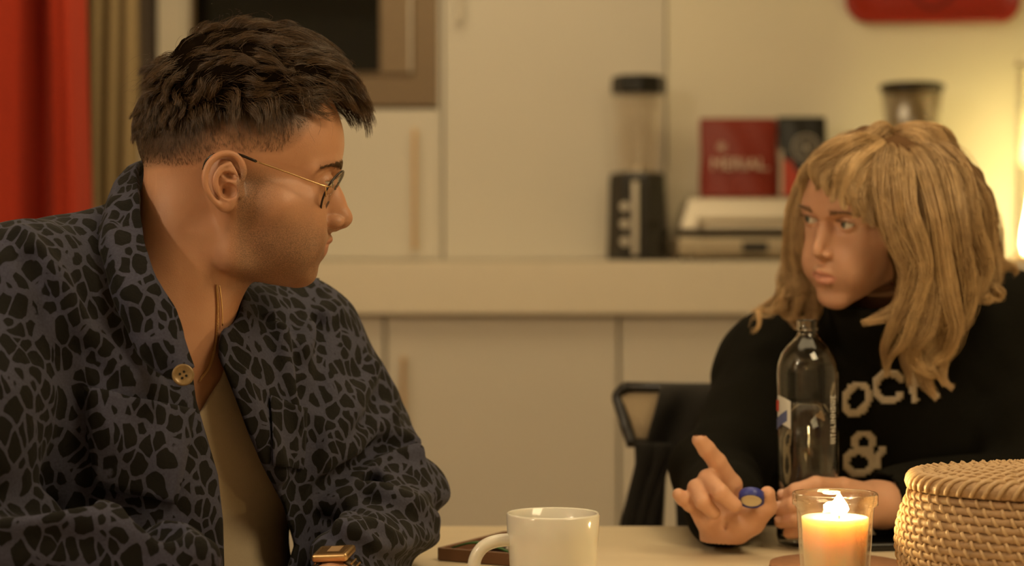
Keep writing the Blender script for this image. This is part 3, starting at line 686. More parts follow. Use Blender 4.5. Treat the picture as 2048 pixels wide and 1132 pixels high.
def from_cam(f, px, t0=1.0, t1=4.0):
    'where the sight lines of picture points meet the surface'
    px = np.asarray(px, float); d = np.stack([(px[:, 0] - 1024) / FPX, np.ones(len(px)), -(px[:, 1] - HZ) / FPX], 1)
    nrm = np.sqrt((d * d).sum(1))[:, None]; d = d / nrm; t = raycast(f, np.tile([[0, 0, CAMZ]], (len(px), 1)), d, t0, t1)
    return np.array([0, 0, CAMZ]) + d * t[:, None]
def grad(f, p, e=1e-3):
    p = np.asarray(p, F32); g = np.stack([f(p + V3(e, 0, 0)) - f(p - V3(e, 0, 0)), f(p + V3(0, e, 0)) - f(p - V3(0, e, 0)), f(p + V3(0, 0, e)) - f(p - V3(0, 0, e))], 1)
    return g / (np.sqrt((g * g).sum(1))[:, None] + 1e-9)
def vnoise(p, s, seed=0):
    'smooth value noise in -1..1'
    q = np.asarray(p, F32) * F32(s) + F32(seed * 17.3); i = np.floor(q).astype(np.int64); f = q - i; f = f * f * (3 - 2 * f); out = 0
    for dx in (0, 1):
        for dy in (0, 1):
            for dz in (0, 1):
                hsh = ((i[:, 0] + dx) * 374761393 + (i[:, 1] + dy) * 668265263 + (i[:, 2] + dz) * 2147483647 + seed * 1274126177) & 0xffffffff
                hsh = ((hsh ^ (hsh >> 13)) * 1274126177) & 0xffffffff; r = ((hsh ^ (hsh >> 16)) & 0xffff) / 32767.5 - 1
                out = out + r * (f[:, 0] if dx else 1 - f[:, 0]) * (f[:, 1] if dy else 1 - f[:, 1]) * (f[:, 2] if dz else 1 - f[:, 2])
    return out.astype(F32)
# ---------------------------------------------------------------- a head (millimetres; x forward, y left, z up, origin between the ear canals)
def head_sdf(p, H):
    q = p.copy(); q[:, 1] = np.abs(q[:, 1])   # symmetric
    W = H['w']
    d = ell_(q, H['cran_c'], H['cran_r'], H.get('cran_R'))
    fx, fz = H['brow']
    # forehead / temples
    d = smin(d, ell_(q, (fx - 46, 0, fz + 22), (44, 54 * W, 42)), 22)
    # mid face
    cx, cz = H['nose_base']
    d = smin(d, ell_(q, (cx - 56, 0, cz + 22), (50, 50 * W, 46)), 18)
    # cheek bones
    ex, ez = H['eye']
    d = smin(d, cap(q, (ex - 18, 38 * W, ez - 22), (ex - 44, 53 * W, ez - 24), 17, 14), 26)
    d = smin(d, cap(q, (ex - 44, 53 * W, ez - 24), (6, 60 * W, -8), 14, 11), 24)
    # jaw
    gx, gz = H['gonion']; chx, chz = H['chin']; jw = H['jw']
    d = smin(d, cap(q, (2, 58 * W, -12), (gx, jw, gz), 12, 12), 20)
    d = smin(d, cap(q, (gx, jw, gz), (chx - 16, 14, chz + 4), 13, 13), 20)
    d = smin(d, ell_(q, ((gx + chx) / 2 - 4, 0, (gz + chz) / 2 + 24), ((chx - gx) / 2 + 6, jw * .92, 36)), 20)
    d = smin(d, cap(q, (gx + 12, jw * .6, gz - 6), (chx - 24, 0, chz - 3), 14, 12), 14)   # floor of the mouth
    d = smin(d, ell_(q, (36, 0, -36), (46, 61 * W, 42)), 18)   # chewing muscles
    # cheeks
    mx, mz = H['stom']
    d = smin(d, ell_(q, (mx - 38, 30 * W, mz + 10), (34, 27, 34)), 18)
    # muzzle
    d = smin(d, ell_(q, (mx - 24, 0, mz + 2), (23, 27, 24)), 10)
    # chin ball
    d = smin(d, ell_(q, (chx - 13, 0, chz), (13, 19, 13)), 9)
    sel = (q[:, 0] > ex - 30) & (q[:, 2] < fz + 35) & (q[:, 2] > chz - 30)
    if sel.any(): d[sel] = face_detail(q[sel], d[sel], H)
    return d
def face_detail(q, d, H):
    fx, fz = H['brow']; cx, cz = H['nose_base']; ex, ez = H['eye']; chx, chz = H['chin']; mx, mz = H['stom']
    # brow ridge
    d = smin(d, chain(q, [(fx - 9, 0, fz - 2), (fx - 10, 14, fz), (fx - 14, 30, fz + 2), (fx - 27, 46, fz - 3)], [8, 8.5, 8, 7]), H['browk'])
    # eye sockets
    ey = H['eyey']
    d = smax(d, -ell_(q, (ex + 15, ey + 1, ez), (15, 17, 11)), 8)
    d = smax(d, -ell_(q, (ex + 17, ey - 17, ez - 3), (11, 9, 11)), 7)
    # lids over the eyeball
    lid = sph(q, (ex, ey, ez), 13.1)
    d = smin(d, lid, 3.2)
    # nose
    nx, nz = H['tip']; sx, sz = H['nasion']; tr = H['tipr']
    d = smin(d, cap(q, (sx - 5, 0, sz), (nx - tr - 2, 0, nz + 8), 5.2, 7), 7)
    bridge = ell_(q, ((sx + nx) / 2 - 14, 0, (sz + nz) / 2 - 4), (13, 12, 21)); d = smin(d, bridge, 8)
    d = smin(d, sph(q, (nx - tr, 0, nz + 1), tr), 5)
    al = H['alar']
    d = smin(d, ell_(q, (nx - 19, al - 5.2, nz - 3.5), (10, 6.0, 6.4)), 4.5)
    d = smin(d, cap(q, (nx - 10, 0, nz - 5), (cx - 2, 0, cz + 1), 4.2, 4.5), 4)
    d = smax(d, -ell_(q, (nx - 15, al * .42, nz - 10), (6.5, 3.0, 5)), 2)
    # crease beside the nose wing
    d = smax(d, -chain(q, [(nx - 29, al + 0.5, nz + 4), (nx - 29.5, al + 2.0, nz - 4), (nx - 26, al + .5, nz - 11)], [.6, .9, .5]), 3)
    # lips
    ux, uz = H['ulip']; lx_, lz_ = H['llip']; mw = H['mw']; mcx = H['mcx']; lt = H.get('lipt', 1.0)
    d = smin(d, chain(q, [(ux - 5.0, 0, uz + 1.0), (ux - 5.2, 5, uz + 1.8), (ux - 8.5, mw * .55, uz - .3), (mcx, mw, mz)], [5.0 * lt, 5.0 * lt, 3.8 * lt, 1.2]), 2.6)
    d = smin(d, chain(q, [(lx_ - 5.6, 0, lz_), (lx_ - 6.4, 7, lz_ + .2), (lx_ - 9.5, mw * .55, lz_ + 1), (mcx, mw * .96, mz)], [5.6 * lt, 5.4 * lt, 4.2 * lt, 1.0]), 2.6)
    gro = chain(q, [(mx + 2.2, 0, mz), (mx + .8, mw * .35, mz + .4), (mx - 3.0, mw * .7, mz - .2), (mcx + 1.5, mw * 1.03, mz - .6)], [1.1, 1.1, 1.0, 1.3])
    d = smax(d, -gro, 1.4)
    # philtrum and the hollow under the lip
    d = smax(d, -cap(q, (cx + 2.6, 0, cz - 2), (ux + 1.8, 0, uz + 5), 1.6, 1.6), 3)
    # eye opening
    op = H['eyeo']
    k = np.clip(1 - ((q[:, 1] - ey) / 12.5) ** 2, 0, 1) ** .8
    zc = ez - .4 + .09 * (q[:, 1] - ey)
    slit = np.abs(q[:, 2] - zc + .06 * (q[:, 0] - ex)) - op * k
    slit = np.maximum(slit, (ex + 3) - q[:, 0]); slit = np.maximum(slit, np.abs(q[:, 1] - ey) - 12.5)
    d = smax(d, -np.maximum(slit, sph(q, (ex, ey, ez), 17)), .7)
    # lid fold
    d = smax(d, -chain(q, [(ex + 9.5, ey - 12, ez + 4), (ex + 12.4, ey, ez + 7.6), (ex + 8, ey + 13, ez + 4)], [.35, .7, .3]), 1.6)
    return d
def ear_sdf(p, side, c=(0, 0, 0), s=1.0, out=74):
    'ear in head millimetres; side -1 = right. coordinates x forward, z up around the canal'
    q = (p - V3(*c)) / F32(s); q = q.copy(); q[:, 1] *= side; y0 = out
    P_ = lambda x, z, y: (x, y0 + y, z)
    # flaring: farther back = farther out
    plate = ell_(q, P_(-12, 8, 4), (18, 3.4, 29), rotm('Z', 16) @ rotm('Y', -8))
    helix = chain(q, *sp([P_(3, 3, 2), P_(7, 13, 3), P_(9, 24, 3), P_(4, 37, 5), P_(-6, 42.5, 8), P_(-18, 40, 11), P_(-27, 31, 13.5), P_(-31.5, 17, 14), P_(-30, 3, 13), P_(-24.5, -8, 10), P_(-18, -15.5, 7)], [2.6, 3.2, 3.6, 3.8, 3.9, 3.9, 3.7, 3.5, 3.3, 3.2, 3.4]))
    d = smin(plate, helix, 3)
    lobe = ell_(q, P_(-10.5, -16, 4), (8.5, 4.2, 8.0)); d = smin(d, lobe, 5)
    anti = chain(q, *sp([P_(-6, 31, 6), P_(-15, 26, 9.5), P_(-20.5, 15, 11), P_(-20, 4, 10.5), P_(-14, -5, 8), P_(-6, -9.5, 6.5)], [2.2, 3.0, 3.6, 3.6, 3.2, 3.4]))
    d = smin(d, anti, 3)
    d = smin(d, cap(q, P_(-18, 20, 10), P_(-3, 24, 5), 2.6, 1.8), 3)
    crus = chain(q, [P_(6, 12, 3), P_(-1, 10, 3.5), P_(-9, 10, 2.5)], [2.4, 2.4, 1.6]); d = smin(d, crus, 2.5)
    d = smin(d, ell_(q, P_(4.5, -1.5, 2.5), (4.8, 4.0, 7.5), rotm('Z', -20)), 3.5)     # tragus
    conc = ell_(q, P_(-7, 0, 9), (9.5, 10, 9)); d = smax(d, -conc, 2.5)
    conc2 = ell_(q, P_(-6, 17, 10), (8.5, 8, 4.5), rotm('Y', 20)); d = smax(d, -conc2, 2)
    scapha = chain(q, *sp([P_(-4, 38, 12), P_(-17, 34, 15.5), P_(-25.5, 20, 18), P_(-25, 5, 17)], [1.5, 2.6, 2.8, 1.6])); d = smax(d, -scapha, 2)
    d = smin(d, ell_(q, P_(-2, 6, -4), (9, 7, 22)), 5)  # root on the head
    return d * F32(s)

# ---------------------------------------------------------------- hair
def strands_mesh(name, P, r0, r1, m, mid=None):
    'P: N x K x 3 paths -> one mesh of thin three sided tapering hairs'
    P = np.asarray(P, float); N, K, _ = P.shape
    T = np.gradient(P, axis=1); T /= np.linalg.norm(T, axis=2, keepdims=True) + 1e-12
    ref = RNG.normal(size=(N, 1, 3)); A = np.cross(T, ref); A /= np.linalg.norm(A, axis=2, keepdims=True) + 1e-12; Bn = np.cross(T, A)
    s = np.linspace(0, 1, K); rr = (np.asarray(r0) * (1 - s ** 1.5) + np.asarray(r1) * s ** 1.5)[None, :, None] * RNG.uniform(.75, 1.25, (N, 1, 1))
    ring = np.stack([P + rr * (A * math.cos(a) + Bn * math.sin(a)) for a in (0, 2.094, 4.189)], 2)   # N K 3 3
    V = ring.reshape(-1, 3); b = (np.arange(N) * K * 3)[:, None, None] + (np.arange(K - 1) * 3)[None, :, None] + np.arange(3)[None, None, :]
    j = (np.arange(3) + 1) % 3; b2 = (np.arange(N) * K * 3)[:, None, None] + (np.arange(K - 1) * 3)[None, :, None] + j[None, None, :]
    Q = np.stack([b, b2, b2 + 3, b + 3], -1).reshape(-1, 4)
    tint = np.repeat(RNG.uniform(0, 1, N), K * 3)
    me = bpy.data.meshes.new(name); me.vertices.add(len(V)); me.vertices.foreach_set('co', V.astype(F32).ravel())
    me.loops.add(len(Q) * 4); me.loops.foreach_set('vertex_index', Q.ravel().astype(np.int32)); me.polygons.add(len(Q))
    me.polygons.foreach_set('loop_start', np.arange(0, len(Q) * 4, 4, dtype=np.int32)); me.polygons.foreach_set('loop_total', np.full(len(Q), 4, np.int32))
    me.polygons.foreach_set('use_smooth', np.ones(len(Q), bool)); me.update(calc_edges=True)
    a = me.attributes.new('tint', 'FLOAT', 'POINT'); a.data.foreach_set('value', tint.astype(F32))
    return put(name, me, m)
def hair_mat(name, c0, c1, rough=.42, spec=.6):
    m = bpy.data.materials.new(name); m.use_nodes = True; nt = m.node_tree; b = nt.nodes['Principled BSDF']
    at_ = nt.nodes.new('ShaderNodeAttribute'); at_.attribute_name = 'tint'; mx = nt.nodes.new('ShaderNodeMix'); mx.data_type = 'RGBA'
    tc = nt.nodes.new('ShaderNodeTexCoord'); n = nt.nodes.new('ShaderNodeTexNoise'); n.inputs['Scale'].default_value = 55; nt.links.new(tc.outputs['Object'], n.inputs['Vector'])
    md = nt.nodes.new('ShaderNodeMath'); md.operation = 'ADD'; nt.links.new(at_.outputs['Fac'], md.inputs[0]); nt.links.new(n.outputs['Fac'], md.inputs[1])
    m2 = nt.nodes.new('ShaderNodeMath'); m2.operation = 'MULTIPLY'; m2.inputs[1].default_value = .5; nt.links.new(md.outputs[0], m2.inputs[0])
    mx.inputs[6].default_value = tuple(c0) + (1,); mx.inputs[7].default_value = tuple(c1) + (1,)
    nt.links.new(m2.outputs[0], mx.inputs[0]); nt.links.new(mx.outputs[2], b.inputs['Base Color'])
    b.inputs['Roughness'].default_value = rough; b.inputs['Specular IOR Level'].default_value = spec
    return m

def hand_sdf(p, wrist, fdir, up, side, curl=.3, spread=.25, s=1.0, k=.010):
    'relaxed hand; side = +1 puts the thumb on (fdir x up)'
    f = np.array(fdir, float); f /= np.linalg.norm(f); u = np.array(up, float); u -= f * (u @ f); u /= np.linalg.norm(u); t = np.cross(f, u) * side; w = np.array(wrist, float)
    L = lambda a, b, c: w + s * (a * f + b * t + c * u)
    d = None
    for i, (o, ln, r) in enumerate(((.030, .088, .0100), (.010, .092, .0102), (-.010, .087, .0098), (-.028, .078, .0088))):
        kn = L(ln, o, .004); c = cap(p, L(.0, o * .55, 0), kn, .0175 * s, .0125 * s); d = c if d is None else smin(d, c, .012)
        a = spread * (.5 - i / 3) * .6; ang = .15; pts = [kn]; cur = kn
        for j, sl in enumerate((.042, .026, .021)):
            ang += curl * (1.0 if j else .6) * (1 + .15 * i); sl *= (1.0, 1.08, 1.0, .8)[i] * s
            cur = cur + sl * (math.cos(ang) * (f * math.cos(a) + t * math.sin(a)) - math.sin(ang) * u); pts.append(cur)
        fg = chain(p, pts, [r * s, r * .92 * s, r * .84 * s, r * .74 * s]); d = smin(d, fg, .006)
    th = [L(.018, .022, -.008), L(.045, .052, -.014), L(.070, .062, -.020), L(.092, .064, -.026)]
    return smin(d, chain(p, th, [.0165 * s, .0125 * s, .0105 * s, .0085 * s], .004), .010)
def join_meshes(parts):
    Vs, Qs, n = [], [], 0
    for V, Q in parts: Vs.append(V); Qs.append(Q + n); n += len(V)
    return np.concatenate(Vs), np.concatenate(Qs)
# ================================================================ the man
MS = 1.95  # picture pixels per millimetre at his head
MD = FPX / (MS * 1000)
M_OR = at(465, 385, MD)
M_YAW = math.radians(5)
M_AX = np.array([[math.cos(M_YAW), math.sin(M_YAW), 0], [-math.sin(M_YAW), math.cos(M_YAW), 0], [0, 0, 1]], F32)  # rows: forward, left, up
M_OR = np.array(M_OR, F32) + M_AX[1] * 0.0
def m_loc(p): return ((p - M_OR) @ M_AX.T) * F32(1000)
def m_wld(q): return (np.asarray(q, F32) / 1000) @ M_AX + M_OR
MH = dict(w=1.0, cran_c=(8, 0, 58), cran_r=(103, 77, 90), cran_R=None, brow=(109, 24), nose_base=(100, -40), eye=(91.5, 8.5), eyey=32,
          gonion=(2, -66), chin=(86, -82), jw=45, stom=(99, -53.5), browk=13, tip=(123, -27), nasion=(106, 9), tipr=9.0, alar=17,
          ulip=(103, -49), llip=(96.5, -59), mw=25, mcx=82, eyeo=4.6, lipt=.9)
NB = m_loc(np.array([at(350, 640, MD + .03)], F32))[0]   # pit of the neck, in head millimetres
def man_head(p):
    q = m_loc(p); d = head_sdf(q, MH)
    sel = (np.abs(q[:, 1]) > 55) & (np.abs(q[:, 0]) < 55) & (np.abs(q[:, 2] - 5) < 60)
    if sel.any():
        e = np.minimum(ear_sdf(q[sel] * V3(.94, 1, 1), -1, (6, 0, -1), .87, 86), ear_sdf(q[sel] * V3(.94, 1, 1), 1, (6, 0, -1), .87, 86)); d[sel] = smin(d[sel], e, 3)
    # neck
    d = smin(d, cap(q, (-40, 0, -10), (-72, 0, -140), 54, 56), 16)
    d = smin(d, cap(q, (-4, 0, -62), (-62, 0, -150), 34, 44), 14)
    a = np.abs(q[:, 1]); qq = q.copy(); qq[:, 1] = a
    d = smin(d, cap(qq, (-22, 40, -44), (-46, 18, -160), 12, 10), 18)   # neck muscles
    d = smin(d, ell_(q, (-14, 0, -112), (10, 9, 14)), 12)
    return d / F32(1000)
# torso frame: shoulders from the near right one to the far left one
def A3(px, py, d): return np.array(at(px, py, d), float)
SR, SL_ = A3(10, 610, 2.00), A3(612, 728, 2.33)
NBK = A3(340, 640, 2.13)
def man_chest(p):
    d = cap(p, SR * .75 + SL_ * .25 + V3(0, .0, -.03), SL_ * .75 + SR * .25 + V3(0, 0, -.02), .070, .070)
    d = smin(d, cap(p, A3(335, 600, 2.17), A3(345, 760, 2.20), .055, .075), .05)
    d = smin(d, cap(p, A3(120, 640, 2.07), A3(330, 600, 2.15), .045, .05), .04)
    d = smin(d, cap(p, A3(560, 770, 2.32), A3(370, 680, 2.22), .040, .045), .04)
    d = smin(d, cap(p, A3(250, 880, 2.16), A3(425, 880, 2.215), .110, .100), .05)
    d = smin(d, cap(p, A3(300, 1000, 2.20), A3(320, 1250, 2.20), .115, .13), .06)
    return d
def man_body(p): return smin(man_head(p), man_chest(p), .028)
LW, LE = A3(640, 1203, 1.955), A3(785, 1000, 2.26)
LM = A3(730, 1104, 2.11)       # left wrist and elbow
RE, RW = A3(-70, 1085, 1.88), A3(370, 1235, 1.95)        # right elbow and wrist
V, Q = mesh_sdf(man_body, m_wld([(-260, -230, -330)])[0] - .0, m_wld([(200, 260, 160)])[0] + .03, .0017)
def man_rest(p):
    d = man_chest(p)
    d = smin(d, chain(p, [SR, A3(-30, 850, 1.94), RE, RW], [.055, .048, .042, .027]), .03)
    d = smin(d, chain(p, [SL_, A3(700, 860, 2.32), LE, LM, LW], [.05, .040, .030, .025, .024]), .03)
    hip = A3(300, 1400, 2.25)
    d = smin(d, chain(p, [A3(320, 1250, 2.2), hip], [.13, .15]), .05)
    for kn, ft in (((-.05, 1.85, .50), (-.10, 1.90, .09)), ((.08, 2.15, .50), (.10, 2.2, .09))):
        d = smin(d, chain(p, [hip, kn, ft, (ft[0] + .15, ft[1] - .04, .04)], [.095, .062, .045, .035]), .03)
    return d
v2, q2 = mesh_sdf(man_rest, (-.75, 1.6, -.0), (.35, 2.6, 1.12), .008)
hl_ = hand_sdf
v3, q3 = mesh_sdf(lambda p: smin(chain(p, [LE, LM, LW], [.028, .0255, .0245]), hand_sdf(p, LW, (-.62, -.75, -.25), (0, -.1, 1), 1, .25), .012), LW - V3(.28, .30, .16), LW + V3(.06, .08, .06), .003)
v4, q4 = mesh_sdf(lambda p: smin(cap(p, RE, RW, .042, .027), hand_sdf(p, RW, (.93, .2, -.28), (0, .1, 1), -1, .25), .012), RW - V3(.06, .12, .16), RW + V3(.27, .18, .06), .003)
nhead = len(V)
V, Q = join_meshes([(V, Q), (v2, q2), (v3, q3), (v4, q4)])
print('man verts', len(V))
man_q = m_loc(V.astype(F32))
def gauss(x, s): return np.exp(-(x / s) ** 2)
qs = man_q.copy(); qs[:, 1] = np.abs(qs[:, 1])
def lipmask(qs, H):
    ux, uz = H['ulip']; lx_, lz_ = H['llip']; mw = H['mw']; mx, mz = H['stom']
    y = qs[:, 1]; t = np.clip(y / mw, 0, 1); zu = uz + 4.6 * (1 - t ** 1.6) - (0.9 * gauss(y, 2.5)) + (mz - uz) * t; zl = lz_ - 6.0 * np.sqrt(np.clip(1 - t ** 2, 0, 1)) + (mz - lz_) * t ** 3
    m = np.clip((zu - qs[:, 2]) / 1.2 + .5, 0, 1) * np.clip((qs[:, 2] - zl) / 1.2 + .5, 0, 1) * (y < mw + 1) * (qs[:, 0] > H['mcx'] - 3)
    return m
lip = lipmask(qs, MH)
x, y, z = man_q[:, 0], qs[:, 1], man_q[:, 2]
# beard stubble: jaw, chin, upper lip
bl = 1 / (1 + np.exp(-( -34 - z + .10 * (95 - x) ) / 9)) ; bl = np.maximum(bl, 1 / (1 + np.exp(-((38 - x) + .25 * (z + 20)) / 8)) * (z < 30) * (x > 8)) 
beard = bl * (1 / (1 + np.exp(-(z + 104 - .1 * (x)) / 6))) * (x > -5 - (z + 60) * .0) * (1 - lip) * (z > -125)
beard *= np.clip((26 - z) / 14, 0, 1)
beard = np.clip(beard, 0, 1) * np.clip((x + 6) / 18, 0, 1) * (man_q[:, 2] > -140)
hl = np.interp(x, [-110, -84, -33, -8, 20, 50, 70, 86, 92, 97], [24, 24, 26, 42, 38, 38, 50, 74, 90, 104])  # hairline height along the head
hl = hl - 3
ramp = np.interp(x, [-60, -20, 80, 95], [17, 40, 34, 10])
scalp = np.clip((z - hl) / ramp, 0, 1) ** .75 * np.interp(z - hl, [0, 30, 50], [.86, .86, 1])
for a_ in (lip, beard, scalp): a_[nhead:] = 0
attrs = dict(lip=lip, beard=beard, scalp=scalp)
def skin_mat(name, base, dark, lipc, sss=.12):
    m = bpy.data.materials.new(name); m.use_nodes = True; nt = m.node_tree; b = nt.nodes['Principled BSDF']; L = nt.links
    tc = nt.nodes.new('ShaderNodeTexCoord')
    def noise(sc, det=4): n = nt.nodes.new('ShaderNodeTexNoise'); n.inputs['Scale'].default_value = sc; n.inputs['Detail'].default_value = det; L.new(tc.outputs['Object'], n.inputs['Vector']); return n
    def mix(f, a, c, fac=None):
        x = nt.nodes.new('ShaderNodeMix'); x.data_type = 'RGBA'
        if isinstance(f, float): x.inputs[0].default_value = f
        else: L.new(f, x.inputs[0])
        for i, v in ((6, a), (7, c)):
            if hasattr(v, 'is_linked'): L.new(v, x.inputs[i])
            else: x.inputs[i].default_value = tuple(v) + (1,)
        return x.outputs[2]
    def math_(op, a, c):
        x = nt.nodes.new('ShaderNodeMath'); x.operation = op
        for i, v in ((0, a), (1, c)):
            if hasattr(v, 'is_linked'): L.new(v, x.inputs[i])
            else: x.inputs[i].default_value = v
        return x.outputs[0]
    def attr(n): a = nt.nodes.new('ShaderNodeAttribute'); a.attribute_name = n; return a.outputs['Fac']
    n1 = noise(45); c = mix(n1.outputs['Fac'], base, [v * k for v, k in zip(base, (.90, .84, .80))])
    n2 = noise(900, 2); st = math_('MULTIPLY', attr('beard'), math_('MULTIPLY_ADD', n2.outputs['Fac'], 1.5)); 
    st.node.inputs[1].default_value = .55
    ms = math_('MULTIPLY', attr('beard'), .62)
    stub = nt.nodes.new('ShaderNodeMapRange'); L.new(n2.outputs['Fac'], stub.inputs[0]); stub.inputs[1].default_value = .3; stub.inputs[2].default_value = .65; stub.inputs[3].default_value = .3; stub.inputs[4].default_value = .85
    c = mix(math_('MULTIPLY', attr('beard'), stub.outputs[0]), c, dark)
    c = mix(math_('MULTIPLY', attr('lip'), .7), c, lipc)
    c = mix(attr('scalp'), c, (.020, .012, .007))
    L.new(c, b.inputs['Base Color'])
    b.inputs['Roughness'].default_value = .48; b.inputs['Subsurface Weight'].default_value = sss; b.inputs['Subsurface Scale'].default_value = .008
    b.inputs['Subsurface Radius'].default_value = (1, .35, .15)
    bp = nt.nodes.new('ShaderNodeBump'); bp.inputs['Strength'].default_value = .18; bp.inputs['Distance'].default_value = .001
    n3 = noise(700, 3); L.new(n3.outputs['Fac'], bp.inputs['Height']); L.new(bp.outputs[0], b.inputs['Normal'])
    return m
M_skin = skin_mat('skin', (.56, .29, .165), (.13, .075, .045), (.42, .16, .10))
man = put('person', to_mesh('person', V, Q, attrs=attrs), M_skin)
tag(man, 'person seated in profile at left, in dark blotch patterned jacket, cream t-shirt and gold glasses', 'person')
# eyeballs
M_eye = None
def eye_mat(name, iris, fwd):
    'white with iris and pupil around the local +X direction'
    m = bpy.data.materials.new(name); m.use_nodes = True; nt = m.node_tree; b = nt.nodes['Principled BSDF']; L = nt.links
    tc = nt.nodes.new('ShaderNodeTexCoord'); dt = nt.nodes.new('ShaderNodeVectorMath'); dt.operation = 'DOT_PRODUCT'; nrm = nt.nodes.new('ShaderNodeVectorMath'); nrm.operation = 'NORMALIZE'
    L.new(tc.outputs['Object'], nrm.inputs[0]); L.new(nrm.outputs[0], dt.inputs[0]); dt.inputs[1].default_value = fwd
    cr = nt.nodes.new('ShaderNodeValToRGB'); L.new(dt.outputs['Value'], cr.inputs[0]); e = cr.color_ramp.elements
    e[0].position = .86; e[0].color = (.62, .55, .46, 1); e[1].position = .875; e[1].color = tuple(v * .4 for v in iris) + (1,)
    for pos, c in ((.90, iris), (.972, [v * .8 for v in iris]), (.98, (.003, .003, .003))): n = e.new(pos); n.color = tuple(c) + (1,)
    L.new(cr.outputs[0], b.inputs['Base Color']); b.inputs['Roughness'].default_value = .08; b.inputs['Coat Weight'].default_value = 1
    return m
def eyeball(parent, c_loc, wld, AX, fwd_loc, iris, r=.0119):
    bm = BM(); bmesh.ops.create_uvsphere(bm, u_segments=32, v_segments=20, radius=r)
    f = np.array(fwd_loc, float); f /= np.linalg.norm(f); fw = f @ AX; fw = fw / np.linalg.norm(fw)
    me = bpy.data.meshes.new('eyeball'); bm.to_mesh(me); bm.free(); o = put('eyeball', me, eye_mat('eye', iris, tuple(float(v) for v in fw)), None, True)
    o.location = Vector([float(v) for v in wld([c_loc])[0]]); child(o, parent); return o
for s in (-1, 1): eyeball(man, (MH['eye'][0], s * MH['eyey'], MH['eye'][1]), m_wld, M_AX, (1, -.02, -.02), (.10, .06, .03))
# ---------------------------------------------------------------- his hair
HC, HR = np.array(MH['cran_c'], float), np.array(MH['cran_r'], float)
def sc_h(p):
    q = (p - HC); k0 = np.sqrt(((q / HR) ** 2).sum(-1)); k1 = np.sqrt(((q / HR ** 2) ** 2).sum(-1)) + 1e-9; return k0 * (k0 - 1) / k1
def sc_n(p): g = (p - HC) / HR ** 2; return g / np.linalg.norm(g, axis=-1, keepdims=True)
def sstep(a, b, x): t = np.clip((x - a) / (b - a), 0, 1); return t * t * (3 - 2 * t)
def flow(p, n):
    'combing direction on his head'
    top = np.maximum(sstep(78, 112, p[:, 2] + .10 * np.abs(p[:, 0])), sstep(45, 72, p[:, 0]) * sstep(60, 78, p[:, 2]))
    back = sstep(-30, -62, p[:, 0]); x = p[:, 0]
    t = np.stack([top * 1.0 + (1 - top) * .12, .10 * p[:, 1] / 60 * top, -(1 - top) * 1.0 - .05 * top], 1)
    tb = np.stack([np.full(len(p), -.35), .1 * p[:, 1] / 60, np.full(len(p), -1.0)], 1)
    t = t * (1 - back)[:, None] + tb * back[:, None]
    t = t - (t * n).sum(1)[:, None] * n
    return t / (np.linalg.norm(t, axis=1, keepdims=True) + 1e-9)
def grow(root, L, H, K, wav, seed=0, pull=.55):
    p = root.copy(); out = [p.copy()]; N = len(root)
    for k in range(1, K):
        s = k / (K - 1); n = sc_n(p); t = flow(p, n)
        cur = np.stack([vnoise(p / 1.0, 1 / 22., seed + 1), vnoise(p, 1 / 22., seed + 2), vnoise(p, 1 / 22., seed + 3)], 1)
        cu2 = np.stack([vnoise(p, 1 / 9., seed + 4), vnoise(p, 1 / 9., seed + 5), vnoise(p, 1 / 9., seed + 6)], 1)
        dr = t + wav[:, None] * (.75 * cur + .45 * cu2); dr -= (dr * n).sum(1)[:, None] * n * .7
        dr /= np.linalg.norm(dr, axis=1, keepdims=True)
        lift = H * np.sin(min(1, s * 1.25) * math.pi / 2) ** .8
        p = p + dr * (L / (K - 1))[:, None]
        n = sc_n(p); p = p + n * ((lift - sc_h(p)) * pull)[:, None]
        out.append(p.copy())
    return np.stack(out, 1)
mq0 = man_q.copy(); man_q = man_q[:nhead]; hl = hl[:nhead]
reg = (man_q[:, 2] > hl + 4) & (sc_h(man_q.astype(float)) < 6) & (man_q[:, 2] > 20)
roots_all = man_q[reg].astype(float)
RNG = np.random.default_rng(5)
def pick(mask, n): idx = np.flatnonzero(mask); i = RNG.choice(idx, n); return roots_all[i] + RNG.normal(0, .7, (n, 3))
rz, rx = roots_all[:, 2], roots_all[:, 0]
hl_r = np.interp(rx, [-110, -84, -33, -8, 20, 50, 70, 86, 92, 97], [24, 24, 26, 42, 38, 38, 50, 74, 90, 104])
longline = np.interp(rx, [-110, -60, 0, 60, 80, 95], [64, 68, 84, 88, 98, 106])
def clumped(root, L, H, K, wav, ncl, tight, seed):
    own = grow(root, L, H, K, wav, seed); ci = RNG.choice(len(root), ncl, replace=False); c = root[ci]
    lab = np.empty(len(root), int)
    for s in range(0, len(root), 4000): lab[s:s + 4000] = ((root[s:s + 4000, None, :] - c[None]) ** 2).sum(2).argmin(1)
    cp = own[ci][lab]; off = (root - c[lab])[:, None, :]; s = np.linspace(0, 1, K)[None, :, None]
    w = tight * np.clip(s * 1.4, 0, 1) ** 1.2
    return own * (1 - w) + (cp + off * (1 - .75 * s) + RNG.normal(0, .9, (len(root), 1, 3)) * s) * w
# long top hair
n = 24000; r = pick(rz > longline + 6, n)
fr = sstep(-60, 70, r[:, 0]); side = sstep(0, 60, np.abs(r[:, 1])); hi = sstep(75, 125, r[:, 2])
L = (36 + 42 * fr) * RNG.uniform(.7, 1.12, n) * (1 - .35 * (1 - hi)); H = (10 + 21 * hi * sstep(-80, -40, r[:, 0]) + 7 * fr * hi) * RNG.uniform(.45, 1.1, n)
top = clumped(r, L, H, 12, np.full(n, 1.35), 380, .72, 3)
